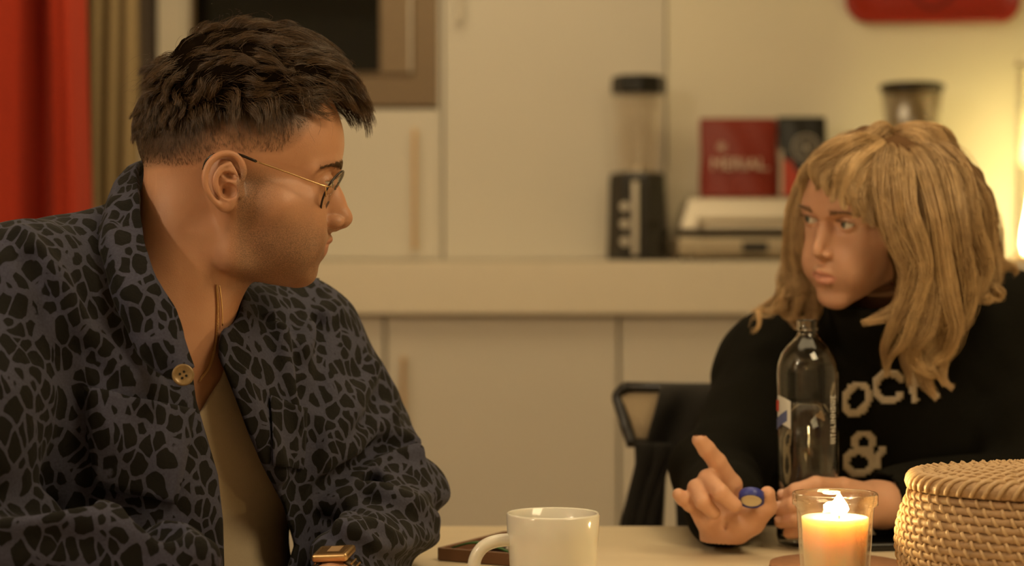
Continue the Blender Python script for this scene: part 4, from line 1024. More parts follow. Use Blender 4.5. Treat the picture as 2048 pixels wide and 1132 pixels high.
# sides and back of the long layer
n = 9000; r = pick((rz > longline - 6) & (rz < longline + 28), n)
L = RNG.uniform(7, 17, n); H = RNG.uniform(3, 9, n)
sid = clumped(r, L, H, 9, np.full(n, .35), 500, .6, 9)
# short fade
n = 9000; r = pick((rz < longline + 4), n); rl = np.interp(r[:, 0], rx[np.argsort(rx)], hl_r[np.argsort(rx)])
L = 2.0 + 9.0 * np.clip((r[:, 2] - rl) / 45, 0, 1) ** 1.3; H = .4 + 3.2 * np.clip((r[:, 2] - rl) / 45, 0, 1)
fade = grow(r, L * RNG.uniform(.7, 1.2, n), H, 5, np.full(n, .3), 20)
pad = lambda a, K: np.stack([np.stack([np.interp(np.linspace(0, 1, K), np.linspace(0, 1, a.shape[1]), a[i, :, c]) for c in range(3)], 1) for i in range(len(a))])
M_hair = hair_mat('brown_hair', (.012, .0062, .0028), (.17, .090, .036), .38)
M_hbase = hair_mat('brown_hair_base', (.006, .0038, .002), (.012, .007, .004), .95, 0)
h1 = strands_mesh('hair', m_wld(top.reshape(-1, 3)).reshape(top.shape), .00022, .00007, M_hair)
h2 = strands_mesh('side_hair', m_wld(sid.reshape(-1, 3)).reshape(sid.shape), .00020, .00007, M_hair)
h3 = strands_mesh('short_hair', m_wld(fade.reshape(-1, 3)).reshape(fade.shape), .00011, .00005, M_hair)
# stray curls at the front
n = 500; r = pick((rz > longline + 14) & (rx > -60), n)
stray = grow(r, RNG.uniform(35, 60, n) + 34 * sstep(20, 70, r[:, 0]), RNG.uniform(16, 42, n), 14, np.full(n, 1.9), 31, .35)
h4 = strands_mesh('stray_curls', m_wld(stray.reshape(-1, 3)).reshape(stray.shape), .00014, .00006, M_hair)
for h in (h1, h2, h3, h4): child(h, man)
# dense inner volume
def hairvol(p):
    q = p.astype(float); H = 4 + 19 * sstep(88, 122, q[:, 2]) * sstep(-85, -35, q[:, 0])
    h = sc_h(q) - H + 2.5 * vnoise(p, 1 / 14., 5) + 1.2 * vnoise(p, 1 / 6., 8)
    lim = np.interp(q[:, 0], [-110, -60, 0, 50, 70, 88, 100, 112], [66, 70, 78, 84, 92, 104, 112, 122]) - q[:, 2]
    return smax(h, lim.astype(F32), 6).astype(F32)
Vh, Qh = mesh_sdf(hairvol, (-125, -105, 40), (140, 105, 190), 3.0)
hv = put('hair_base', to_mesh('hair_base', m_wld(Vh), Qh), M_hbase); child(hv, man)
# eyebrows and lashes
def on_face(y, z, f=None):
    o = np.stack([np.full(len(y), 160.), y, z], 1).astype(F32); d = np.tile([[-1, 0, 0]], (len(y), 1)).astype(F32)
    fl = lambda p: (head_sdf(p, f) ); t = np.zeros(len(y), F32)
    for _ in range(60): t += np.clip(fl(o + d * t[:, None]), -2, 8) * .8
    return o + d * t[:, None]
def brows(H, sides, m, parent, wld, n=420, thick=4.6, r=.00016, arch=3, L=7.5):
    for s in sides:
        u = RNG.uniform(0, 1, n); y = H['eyey'] - 17 + 36 * u; zc = H['brow'][1] + 1.2 + arch * np.sin(u * 2.3) - 2.5 * u ** 2 + RNG.normal(0, 1, n) * thick * .42 * (1 - .65 * u)
        p = on_face(y * s, zc, H); k = 5; path = []
        for j in range(k):
            v = j / (k - 1); dy = L * (.35 + .65 * u) * v; q = p + np.stack([.5 + 1.5 * np.sin(v * 2.6) - dy * .25 * u, s * dy, L * (.75 - 1.0 * u) * v], 1); path.append(q)
        P_ = np.stack(path, 1); o = strands_mesh('eyebrow', wld(P_.reshape(-1, 3)).reshape(P_.shape), r, r * .4, m); child(o, parent)
def lashes(H, sides, m, parent, wld, n=46, L=7.5, r=.00016):
    ex, ez = H['eye']; ey = H['eyey']
    for s in sides:
        u = np.linspace(-1, 1, n); y = ey + 11.5 * u; z = ez - .4 + H['eyeo'] * np.clip(1 - u ** 2 * .85, 0, 1) ** .8 + .8
        xx = ex + np.sqrt(np.clip(13.3 ** 2 - (11.5 * u) ** 2 - (z - ez) ** 2, 1, 400)); k = 5
        path = [np.stack([xx + L * v * (.9 - .2 * v), s * (y + 3.0 * u * v), z + L * (-.15 * v + .6 * v * v)], 1) for v in np.linspace(0, 1, k)]
        P_ = np.stack(path, 1); o = strands_mesh('eyelashes', wld(P_.reshape(-1, 3)).reshape(P_.shape), r, r * .4, m); child(o, parent)
brows(MH, (-1, 1), M_hair, man, m_wld, 420, 4.2, .00016, 2.2, 7.5)
lashes(MH, (-1, 1), M_hair, man, m_wld)
# ---------------------------------------------------------------- his glasses
M_gframe = mat('thin_gold', (.80, .56, .28), .22, 1.0, noise=0)
M_lens = thin_glass('spectacle_lens', (.95, .94, .90), .02, .02, .25)
M_tip = mat('dark_tortoise', (.02, .012, .008), .25, noise=.1)
t = thing('eyeglasses', 'thin gold rimmed glasses with dark temple tips on the person in the patterned jacket', 'glasses', tuple(m_wld([(MH['eye'][0] + 20, 0, MH['eye'][1])])[0].tolist()))
def gl(q): return [Vector(v.tolist()) for v in m_wld(np.asarray(q, float))]
gx_, gz_ = 103.5, 0.5; til = .52       # lens plane: top forward
def lens_pt(a, s, grow=0):
    yy = 33 + (25 + grow) * math.cos(a) * (1 + .06 * math.sin(a)); zz_ = (20.5 + grow) * math.sin(a)
    return (gx_ + zz_ * til - .0042 * (yy - 15) ** 2 , s * yy, gz_ + zz_)
for s in (-1, 1):
    ring = [lens_pt(2 * math.pi * i / 48, s) for i in range(48)]
    fr = obj('rim', tube(BM(), gl(ring), .0011, 8, closed=True), M_tip if True else M_gframe, t, True)
    bm = BM(); vs_ = [bm.verts.new(v) for v in gl(ring)]; c = bm.verts.new(gl([(sum(p[0] for p in ring) / 48 + 1.2, s * 33, gz_)])[0])
    for i in range(48): bm.faces.new((vs_[i], vs_[(i + 1) % 48], c))
    ln = obj('lens', bm, M_lens, t, True); ln.modifiers.new('s', 'SOLIDIFY').thickness = .0015
    arm = [(gx_ - 3, s * 59, gz_ + 4), (gx_ - 8, s * 67, gz_ + 4), (gx_ - 18, s * 70, gz_ + 7), (58, s * 74, 17.5), (27, s * 78, 28.5)]
    o = obj('temple', tube(BM(), gl(smooth_path(arm, 6)), .0008, 8), M_gframe, t, True, label='thin gold temple')
    br = [(gx_ - 9, s * 67, gz_ + 4.2), (gx_ - 8, s * 62, gz_ - 1), (gx_ - 8, s * 57, gz_ - 6)]
    obj('hinge_wire', tube(BM(), gl(smooth_path(br, 5)), .0007, 8), M_gframe, o, True)
    tp = [(27, s * 78, 28.5), (10, s * 80, 35), (-4, s * 80, 37), (-14, s * 80, 35), (-22, s * 78, 29), (-25, s * 76, 20)]
    obj('temple_tip', tube(BM(), gl(smooth_path(tp, 5)), .0014, 8), M_tip, o, True, label='dark temple tip')
    obj('nose_pad', tube(BM(), gl([(gx_ - 1, s * 9.5, gz_ + 1), (gx_ - 5, s * 10, gz_ - 4), (gx_ - 4, s * 11, gz_ - 9)]), [.0006, .002, .0018], 8), M_tg, t, True)
obj('bridge', tube(BM(), gl(smooth_path([(gx_ + 2, -9, gz_ + 4), (gx_ + 5, -4, gz_ + 8), (gx_ + 5, 4, gz_ + 8), (gx_ + 2, 9, gz_ + 4)], 5)), .0008, 8), M_gframe, t, True)
# ---------------------------------------------------------------- his clothes
def px_chain(f, pts, n=6):
    'picture polyline dropped onto a surface'
    P_ = smooth_path(np.array(pts, float), n); w_ = from_cam(f, P_[:, :2]); return w_[~np.isnan(w_).any(1)]
def hips(p): return chain(p, [A3(320, 1250, 2.2), A3(300, 1400, 2.25)], [.13, .15])
def shirt_vol(p): return smin(man_chest(p), hips(p), .05) - .008
def jk_base(p):
    d = cap(p, SR * .9 + SL_ * .1, SL_ * .88 + SR * .12, .078, .082)
    d = smin(d, cap(p, A3(40, 600, 2.03), A3(270, 470, 2.13), .060, .040), .05)        # near shoulder slope
    d = smin(d, cap(p, A3(330, 600, 2.22), A3(300, 500, 2.20), .080, .055), .05)       # behind the neck
    d = smin(d, cap(p, A3(600, 690, 2.34), A3(500, 660, 2.29), .060, .065), .04)       # far shoulder slope
    d = smin(d, cap(p, A3(170, 830, 2.08), A3(500, 870, 2.24), .128, .125), .06)
    d = smin(d, cap(p, A3(240, 1050, 2.10), A3(440, 1080, 2.22), .145, .135), .07)
    d = smin(d, cap(p, A3(260, 1180, 2.12), A3(300, 1400, 2.22), .15, .17), .06)
    # near arm
    d = smin(d, chain(p, [SR, A3(-45, 820, 1.93), RE + V3(-.01, 0, 0)], [.078, .072, .066]), .035)
    d = smin(d, chain(p, [RE, A3(170, 1120, 1.90), A3(330, 1150, 1.92)], [.066, .052, .046]), .015)
    # far arm
    d = smin(d, chain(p, [SL_, A3(685, 850, 2.33), A3(768, 970, 2.28)], [.076, .070, .053]), .04)
    d = smin(d, chain(p, [A3(785, 1000, 2.27), A3(782, 1042, 2.23), A3(740, 1080, 2.14), A3(706, 1112, 2.07), A3(694, 1124, 2.045)], [.050, .047, .043, .039, .038]), .03)
    return d
def jk_fold(p):
    d = jk_base(p)
    near = np.abs(d) < .06
    if near.any():
        q = p[near]; a = np.stack([q[:, 0] * .8 + q[:, 2] * .5, q[:, 1] * .7, q[:, 2] * .55 - q[:, 0] * .35], 1)
        nz = vnoise(a, 16, 1) * .0075 + vnoise(a + V3(.3, 0, 0), 34, 2) * .0035
        # crumpled sleeves: rings around the arm
        sl = np.clip((q[:, 0] - X(640, 2.3)) / .06, 0, 1) * np.clip((Z(760, 2.3) - q[:, 2]) / .08, 0, 1)
        w_ = q[:, 2] * 1.0 + q[:, 0] * .55 + .010 * vnoise(q, 20, 7)
        nz = nz + sl * .0055 * np.sin(w_ * 2 * math.pi / .048 + 2 * vnoise(q, 12, 9))
        d[near] = d[near] - nz
    return d
ridges = [  # picture polyline, radius, lift
    ([(40, 470), (110, 560), (150, 640), (200, 700), (260, 760)], .010, .004),
    ([(0, 1048), (90, 1040), (190, 1050), (300, 1082), (400, 1120)], .016, .006),
    ([(170, 1010), (270, 1050), (360, 1090), (430, 1128)], .009, .004),
    ([(600, 700), (640, 640), (665, 620)], .010, .004), ([(560, 660), (575, 760), (600, 840)], .008, .004),
    ([(740, 740), (700, 820), (640, 900), (610, 960)], .012, .005), ([(780, 830), (720, 880), (650, 930)], .010, .005),
    ([(850, 905), (780, 915), (700, 950), (650, 985)], .011, .006), ([(660, 1010), (740, 985), (810, 1010), (860, 1040)], .011, .006),
    ([(690, 1060), (740, 1050), (790, 1080)], .008, .005), ([(480, 760), (520, 860), (560, 950)], .008, .003)]
grooves = [([(95, 620), (130, 700), (160, 780), (150, 880), (110, 960)], .016, .004), ([(0, 985), (110, 990), (220, 1010), (330, 1050)], .020, .004),
    ([(620, 780), (630, 860), (620, 940), (600, 1010)], .014, .003), ([(640, 985), (700, 935), (770, 890), (850, 880)], .008, .002), ([(650, 1040), (700, 1010), (760, 1030)], .007, .002),
    ([(250, 600), (300, 680), (350, 760)], .007, .002), ([(60, 520), (90, 600), (80, 700)], .009, .002), ([(640, 640), (650, 740), (640, 800)], .008, .002)]
RG = [(px_chain(jk_base, p_, 3), r, l) for p_, r, l in ridges]; GR = [(px_chain(jk_base, p_, 3), r, l) for p_, r, l in grooves]
def view_poly(p, poly):
    'signed distance (metres) to a prism whose outline is given in picture points'
    u = p[:, 0] / p[:, 1] * FPX + 1024; v = HZ - (p[:, 2] - CAMZ) / p[:, 1] * FPX; P_ = np.array(poly, float); n = len(P_)
    best = np.full(len(p), 1e9); ins = np.zeros(len(p), bool)
    for i in range(n):
        a, b = P_[i], P_[(i + 1) % n]; e = b - a; wx, wy = u - a[0], v - a[1]; t = np.clip((wx * e[0] + wy * e[1]) / (e @ e), 0, 1)
        best = np.minimum(best, np.hypot(wx - e[0] * t, wy - e[1] * t)); c = ((a[1] > v) != (b[1] > v)) & (u < (b[0] - a[0]) * (v - a[1]) / (b[1] - a[1] + 1e-9) + a[0]); ins ^= c
    return (np.where(ins, -best, best) / FPX * p[:, 1]).astype(F32)
OPEN = [(300, 430), (312, 560), (336, 600), (362, 650), (384, 735), (392, 800), (412, 868), (436, 950), (446, 1040), (450, 1180), (560, 1180), (588, 1090), (566, 1010), (524, 930), (498, 870), (468, 790), (440, 720), (436, 692), (444, 640), (450, 572), (470, 520)]
def jacket(p):
    d = jk_fold(p)
    sel = np.abs(d) < .035
    if sel.any():
        q = p[sel]; e = d[sel]
        for C, r, l in RG:
            if len(C) > 1: e = smin(e, chain(q, [c + V3(0, r - l, 0) for c in C], [r] * len(C)), .014)
        for C, r, l in GR:
            if len(C) > 1: e = smax(e, -chain(q, [c + V3(0, -r + l + .004, 0) for c in C], [r] * len(C)), .012)
        d[sel] = e
    cut = view_poly(p, OPEN); d = smax(d, -cut, .006)
    ax = cap(p, A3(340, 640, 2.13), A3(400, 300, 2.14), .068, .070); d = smax(d, -ax, .006)
    return smax(d, -(man_body(p) - .004), .004) if False else d
Vj, Qj = mesh_sdf(jacket, (-.62, 1.72, .62), (-.02, 2.56, 1.16), .0036)
print('jacket', len(Vj))
def leo_mat():
    m = bpy.data.materials.new('blotch_print'); m.use_nodes = True; nt = m.node_tree; b = nt.nodes['Principled BSDF']; L = nt.links; N_ = nt.nodes.new
    tc = N_('ShaderNodeTexCoord'); mp = N_('ShaderNodeMapping'); mp.inputs['Scale'].default_value = (1, .8, .68); mp.inputs['Rotation'].default_value = (.2, .35, .3); L.new(tc.outputs['Object'], mp.inputs[0])
    ns = N_('ShaderNodeTexNoise'); ns.inputs['Scale'].default_value = 28; ns.inputs['Detail'].default_value = 2; L.new(mp.outputs[0], ns.inputs['Vector'])
    sc = N_('ShaderNodeVectorMath'); sc.operation = 'SCALE'; sc.inputs['Scale'].default_value = .022; sb = N_('ShaderNodeVectorMath'); sb.operation = 'SUBTRACT'; sb.inputs[1].default_value = (.5, .5, .5)
    L.new(ns.outputs['Color'], sb.inputs[0]); L.new(sb.outputs[0], sc.inputs[0]); ad = N_('ShaderNodeVectorMath'); L.new(mp.outputs[0], ad.inputs[0]); L.new(sc.outputs[0], ad.inputs[1])
    vo = N_('ShaderNodeTexVoronoi'); vo.feature = 'DISTANCE_TO_EDGE'; vo.inputs['Scale'].default_value = 66; vo.inputs['Randomness'].default_value = .95; L.new(ad.outputs[0], vo.inputs['Vector'])
    n2 = N_('ShaderNodeTexNoise'); n2.inputs['Scale'].default_value = 130; L.new(tc.outputs['Object'], n2.inputs['Vector'])
    v1 = N_('ShaderNodeTexVoronoi'); v1.feature = 'F1'; v1.inputs['Scale'].default_value = 66; v1.inputs['Randomness'].default_value = .95; L.new(ad.outputs[0], v1.inputs['Vector'])
    s1 = N_('ShaderNodeMath'); s1.operation = 'SUBTRACT'; s1.inputs[1].default_value = .36; s1.use_clamp = True; L.new(v1.outputs['Distance'], s1.inputs[0])
    s2 = N_('ShaderNodeMath'); s2.operation = 'MULTIPLY_ADD'; s2.inputs[1].default_value = -.30; L.new(s1.outputs[0], s2.inputs[0]); L.new(vo.outputs['Distance'], s2.inputs[2])
    am = N_('ShaderNodeMath'); am.operation = 'MULTIPLY_ADD'; L.new(n2.outputs['Fac'], am.inputs[0]); am.inputs[1].default_value = .10; L.new(s2.outputs[0], am.inputs[2])
    cr = N_('ShaderNodeValToRGB'); L.new(am.outputs[0], cr.inputs[0]); e = cr.color_ramp.elements; e[0].position = .075; e[0].color = (.070, .070, .110, 1); e[1].position = .105; e[1].color = (.005, .0036, .0018, 1)
    n3 = N_('ShaderNodeTexNoise'); n3.inputs['Scale'].default_value = 420; L.new(tc.outputs['Object'], n3.inputs['Vector'])
    hv_ = N_('ShaderNodeMix'); hv_.data_type = 'RGBA'; hv_.blend_type = 'MULTIPLY'; hv_.inputs[0].default_value = .5; L.new(cr.outputs[0], hv_.inputs[6]); L.new(n3.outputs['Fac'], hv_.inputs[7]); L.new(hv_.outputs[2], b.inputs['Base Color'])
    b.inputs['Roughness'].default_value = .85; b.inputs['Sheen Weight'].default_value = .04; b.inputs['Specular IOR Level'].default_value = .25
    bp = N_('ShaderNodeBump'); bp.inputs['Strength'].default_value = .35; bp.inputs['Distance'].default_value = .0015; n4 = N_('ShaderNodeTexNoise'); n4.inputs['Scale'].default_value = 260; n4.inputs['Detail'].default_value = 6; L.new(tc.outputs['Object'], n4.inputs['Vector']); L.new(n4.outputs['Fac'], bp.inputs['Height']); L.new(bp.outputs[0], b.inputs['Normal'])
    return m
M_leo = leo_mat()
jk = put('jacket', to_mesh('jacket', Vj, Qj), M_leo, label='dark jacket with black blotches on slate blue'); child(jk, man)
def loft(name, rows, m, parent, th=.004, n=10, sub=1):
    'sheet through rows of (px, py, d) points'
    R_ = [smooth_path([at(*p) for p in r], n) for r in rows]; k = len(R_); G = np.array(R_)      # k x m x 3
    G2 = smooth_path(G.reshape(k, -1), 6).reshape(-1, G.shape[1], 3)
    bm = BM(); g = [[bm.verts.new(p) for p in r] for r in G2]
    for a, b in zip(g, g[1:]):
        for i in range(len(a) - 1): bm.faces.new((a[i], a[i + 1], b[i + 1], b[i]))
    o = obj(name, bm, m, parent, True); md = o.modifiers.new('s', 'SOLIDIFY'); md.thickness = th; md.offset = 0
    tx = bpy.data.textures.new('wobble', 'CLOUDS'); tx.noise_scale = .035; dm = o.modifiers.new('d', 'DISPLACE'); dm.texture = tx; dm.strength = .006; dm.mid_level = .5; dm.texture_coords = 'GLOBAL'
    return o
loft('collar', [[(330, 322, 2.235), (279, 328, 2.14), (277, 380, 2.075), (284, 450, 2.035), (306, 545, 1.995), (338, 602, 1.985), (364, 655, 1.98), (385, 735, 1.975)],
                [(320, 322, 2.25), (262, 338, 2.15), (246, 400, 2.07), (248, 470, 2.02), (274, 560, 1.985), (312, 625, 1.975), (345, 680, 1.97), (378, 742, 1.968)],
                [(310, 335, 2.26), (248, 352, 2.155), (222, 405, 2.07), (222, 480, 2.01), (250, 590, 1.975), (288, 660, 1.972), (325, 710, 1.968), (368, 752, 1.966)],
                [(300, 400, 2.26), (232, 400, 2.16), (206, 432, 2.08), (205, 500, 2.02), (235, 610, 1.985), (270, 690, 1.98), (310, 735, 1.978), (360, 762, 1.972)]], M_leo, jk, .005)
loft('lapel', [[(637, 561, 2.318), (560, 566, 2.27), (500, 566, 2.235), (452, 575, 2.20)], [(634, 572, 2.300), (560, 590, 2.255), (498, 610, 2.215), (446, 645, 2.175)],
               [(620, 590, 2.285), (560, 612, 2.235), (496, 640, 2.195), (440, 692, 2.150)]], M_leo, jk, .005)
loft('lapel', [[(548, 622, 2.170), (500, 638, 2.152), (462, 668, 2.130), (438, 694, 2.11)], [(552, 680, 2.165), (515, 690, 2.142), (476, 705, 2.12), (442, 716, 2.10)],
               [(552, 735, 2.185), (520, 740, 2.165), (486, 745, 2.14), (458, 755, 2.12)]], M_leo, jk, .004)
# pockets as thin patches following the cloth
def patch(name, poly, f, m, parent, lift=.0025, step=9, th=.002):
    P_ = np.array(poly, float); A = P_[0] ; n = 14
    uv = [(i / n, j / n) for j in range(n + 1) for i in range(n + 1)]
    pts = np.array([(P_[0] * (1 - u) + P_[1] * u) * (1 - v) + (P_[3] * (1 - u) + P_[2] * u) * v for u, v in uv])
    w_ = from_cam(f, pts)
    if np.isnan(w_).any(): return None
    w_ = w_ + grad(f, w_) * lift; bm = BM(); vv = [bm.verts.new(p) for p in w_]
    for j in range(n):
        for i in range(n): a = j * (n + 1) + i; bm.faces.new((vv[a], vv[a + 1], vv[a + n + 2], vv[a + n + 1]))
    o = obj(name, bm, m, parent, True); o.modifiers.new('s', 'SOLIDIFY').thickness = th; return o
patch('pocket', [(168, 772), (384, 822), (352, 1010), (190, 965)], jacket, M_leo, jk, .004)
patch('pocket', [(536, 792), (612, 818), (604, 940), (545, 930)], jacket, M_leo, jk, .0022, th=.0012)
# t-shirt
def shirt(p):
    d = shirt_vol(p); d = smax(d, -view_poly(p, [(300, 400), (385, 840), (398, 826), (420, 790), (440, 760), (462, 700), (560, 540)]), .002)
    return d
Vs, Qs = mesh_sdf(shirt, (-.60, 1.80, .52), (-.05, 2.55, 1.06), .005)
M_tee = mat('cream_cotton', (.50, .40, .27), .85, noise=.05, nscale=200, bump=.15, bscale=600)
ts = put('t_shirt', to_mesh('t_shirt', Vs, Qs), M_tee, label='cream scoop neck t-shirt'); child(ts, man)
def pants(p):
    hip = A3(300, 1400, 2.25); d = smin(hips(p) + .004, cap(p, hip, hip + V3(0, 0, .03), .152), .02)
    for kn, ft in (((-.05, 1.85, .50), (-.10, 1.90, .09)), ((.08, 2.15, .50), (.10, 2.2, .09))): d = smin(d, chain(p, [hip, kn, ft], [.10, .075, .065]) - .004, .03)
    return smax(smax(d, p[:, 2] - F32(.60), .01), F32(.10) - p[:, 2], .004)
tr = put('trousers', to_mesh('trousers', *mesh_sdf(pants, (-.68, 1.68, .04), (.28, 2.5, .70), .009)), mat('dark_denim', (.02, .022, .03), .9, noise=.1, nscale=200)); child(tr, man)
# jacket button
bp_ = Vector(at(366, 750, 1.955)); nd = Vector((.25, -1, .15)).normalized(); Mb = Matrix.Translation(bp_) @ nd.to_track_quat('Z', 'Y').to_matrix().to_4x4() @ Matrix.Rotation(.5, 4, 'Z')
bm = lathe(BM(), [(0, -.001), (.0095, -.001), (.0105, .0006), (.0098, .0022), (.0080, .0018), (.0070, .0010), (0, .0010)], 40)
bmesh.ops.transform(bm, matrix=Mb, verts=bm.verts[:])
bt = obj('button', bm, mat('horn_button', (.26, .17, .075), .3, .2, noise=.3, nscale=300), jk, True, label='brown four hole button')
for a in range(4):
    bm = lathe(BM(), [(0, .0012), (.0012, .0012), (.0012, .0014), (0, .0014)], 12); bmesh.ops.transform(bm, matrix=Mb @ Matrix.Translation((.0022 * (1 if a % 2 else -1), .0022 * (1 if a // 2 else -1), 0)), verts=bm.verts[:]); obj('button_hole', bm, M_blk, bt)
# necklaces
def on_body(pts, off=.0015):
    w_ = px_chain(man_body, pts, 8); return w_ + grad(man_body, w_) * off
c1 = on_body([(432, 572), (434, 620), (430, 680), (418, 730), (398, 760)])
t = thing('necklace', 'fine twisted gold chain at the neck of the person in the patterned jacket', 'necklace', tuple(c1[0].tolist()))
C = smooth_path(c1, 3); bm = BM()
for i in range(0, len(C) - 1, 1):
    a = Vector(C[i]); tdir = (Vector(C[i + 1]) - a); 
    if tdir.length < 1e-6: continue
    M_ = Matrix.Translation(a) @ tdir.to_track_quat('X', 'Z').to_matrix().to_4x4() @ Matrix.Rotation(math.pi / 2 * (i % 2), 4, 'X'); n = len(bm.verts)
    tube(bm, [M_ @ Vector((.0019 * math.cos(q), .0010 * math.sin(q), 0)) for q in np.linspace(0, 2 * math.pi, 10, endpoint=False)], .00032, 5, closed=True)
obj('chain', bm, M_gold, t, True)
c2 = on_body([(437, 570), (441, 610), (442, 650)], .002)
t = thing('necklace', 'thin flat cord lying beside the gold chain at the neck', 'necklace', tuple(c2[0].tolist())); obj('cord', tube(BM(), c2, .0008, 6), M_gold, t, True)
# wrist watch on his left wrist
fd = (LW - LM); fd /= np.linalg.norm(fd); wc = Vector(LM * .36 + LW * .64); wz = Vector((-.15, -.45, .85)).normalized(); wx_ = Vector(fd); wy = wz.cross(wx_).normalized(); wz = wx_.cross(wy).normalized()
MW = Matrix((wx_, wy, wz)).transposed().to_4x4(); MW.translation = wc
t = thing('wristwatch', 'square gold watch on the wrist of the person in the patterned jacket', 'watch', tuple(wc))
bm = BM(); r0 = .0275; pts = [(r0 * math.cos(a), r0 * math.sin(a)) for a in np.linspace(math.pi / 2 + .45, math.pi * 2.5 - .45, 60)]
g = []
for a, b in pts:
    g.append([bm.verts.new(MW @ Vector((x, a * 1.0, b * .96))) for x in (-.009, .009)])
for a, b in zip(g, g[1:]): bm.faces.new((a[0], a[1], b[1], b[0]))
st = obj('strap', bm, mat('dark_resin', (.05, .03, .012), .4, .4, noise=.2, nscale=300), t, True); st.modifiers.new('s', 'SOLIDIFY').thickness = .003
bm = BM()
for i in range(2, len(pts) - 2, 2):
    a, b = pts[i]; obox(bm, MW @ Matrix.Translation((0, a * 1.05, b * 1.01)) @ Matrix.Rotation(math.atan2(b, a) - math.pi / 2, 4, 'X'), .017, .0016, .0012)
obj('strap_ridges', bm, M_gold, st)
Mc = MW @ Matrix.Translation((0, 0, r0 + .002))
cs = obj('case', obox(BM(), Mc, .034, .036, .008), M_gold, t, bev=.003, seg=3)
obj('dial', obox(BM(), Mc @ Matrix.Translation((0, 0, .0042)), .024, .026, .0006), mat('brown_dial', (.10, .055, .02), .25, noise=0), cs)
obj('display', obox(BM(), Mc @ Matrix.Translation((0, .002, .0047)), .017, .012, .0005), mat('watch_display', (.38, .24, .12), .3, noise=0), cs)
# ================================================================ the woman
WS = .90
W_F = np.array(Matrix.Rotation(math.radians(-90 - 49), 3, 'Z') @ Matrix.Rotation(math.radians(13), 3, 'Y') @ Matrix.Rotation(math.radians(-8), 3, 'X'), F32)  # columns = forward, left, up
W_AX = W_F.T.copy()
W_OR = np.array(at(1650, 440, 2.50), F32) - (V3(91, 0, 20) * WS / 1000) @ W_AX
def w_loc(p): return ((p - W_OR) @ W_AX.T) * F32(1000 / WS)
def w_wld(q): return (np.asarray(q, F32) * WS / 1000) @ W_AX + W_OR
print('woman head centre', W_OR, 'axes', W_AX)
WH = dict(w=.93, cran_c=(-3, 0, 46), cran_r=(96, 74, 78), cran_R=None, brow=(95, 30), nose_base=(100, -34), eye=(78, 17), eyey=31,
          gonion=(12, -60), chin=(93, -93), jw=40, stom=(101, -56), browk=22, tip=(117, -21), nasion=(92, 19), tipr=7.6, alar=15.5,
          ulip=(106, -50), llip=(104.5, -62), mw=21.5, mcx=88, eyeo=4.8, lipt=1.2)
def w_head(p):
    q = w_loc(p); d = head_sdf(q, WH)
    sel = (np.abs(q[:, 1]) > 50) & (np.abs(q[:, 0]) < 50) & (np.abs(q[:, 2]) < 55)
    if sel.any(): d[sel] = smin(d[sel], np.minimum(ear_sdf(q[sel], -1, (4, 0, -3), .85, 80), ear_sdf(q[sel], 1, (4, 0, -3), .85, 80)), 3)
    d = d * F32(WS / 1000)
    d = smin(d, cap(p, w_wld([(-12, 0, -30)])[0], A3(1795, 690, 2.70), .052, .055), .014)
    return d
def w_torso(p):
    d = cap(p, A3(1560, 748, 2.73), A3(1640, 700, 2.73), .062, .062)
    d = smin(d, cap(p, A3(2005, 665, 2.74), A3(1900, 660, 2.74), .062, .062), .03)
    d = smin(d, cap(p, A3(1640, 800, 2.75), A3(1900, 780, 2.76), .105, .105), .06)
    d = smin(d, cap(p, A3(1770, 900, 2.76), A3(1780, 1150, 2.78), .125, .14), .06)
    return smin(d, cap(p, A3(1790, 660, 2.70), A3(1790, 720, 2.73), .055, .075), .04)
V, Q = mesh_sdf(lambda p: smin(w_head(p), w_torso(p), .02), W_OR - V3(.20, .20, .25), W_OR + V3(.20, .22, .17), .0019)
wq = w_loc(V.astype(F32)); qs = wq.copy(); qs[:, 1] = np.abs(qs[:, 1]); lip = lipmask(qs, WH)
H1 = dict(w=A3(1452, 1080, 2.375))
RWw = A3(1450, 1082, 2.38); RElb = A3(1440, 945, 2.58); RSh = A3(1562, 748, 2.73)
LSh = A3(2005, 665, 2.74); LElb = A3(2060, 985, 2.58); LWw = A3(1772, 1010, 2.43)
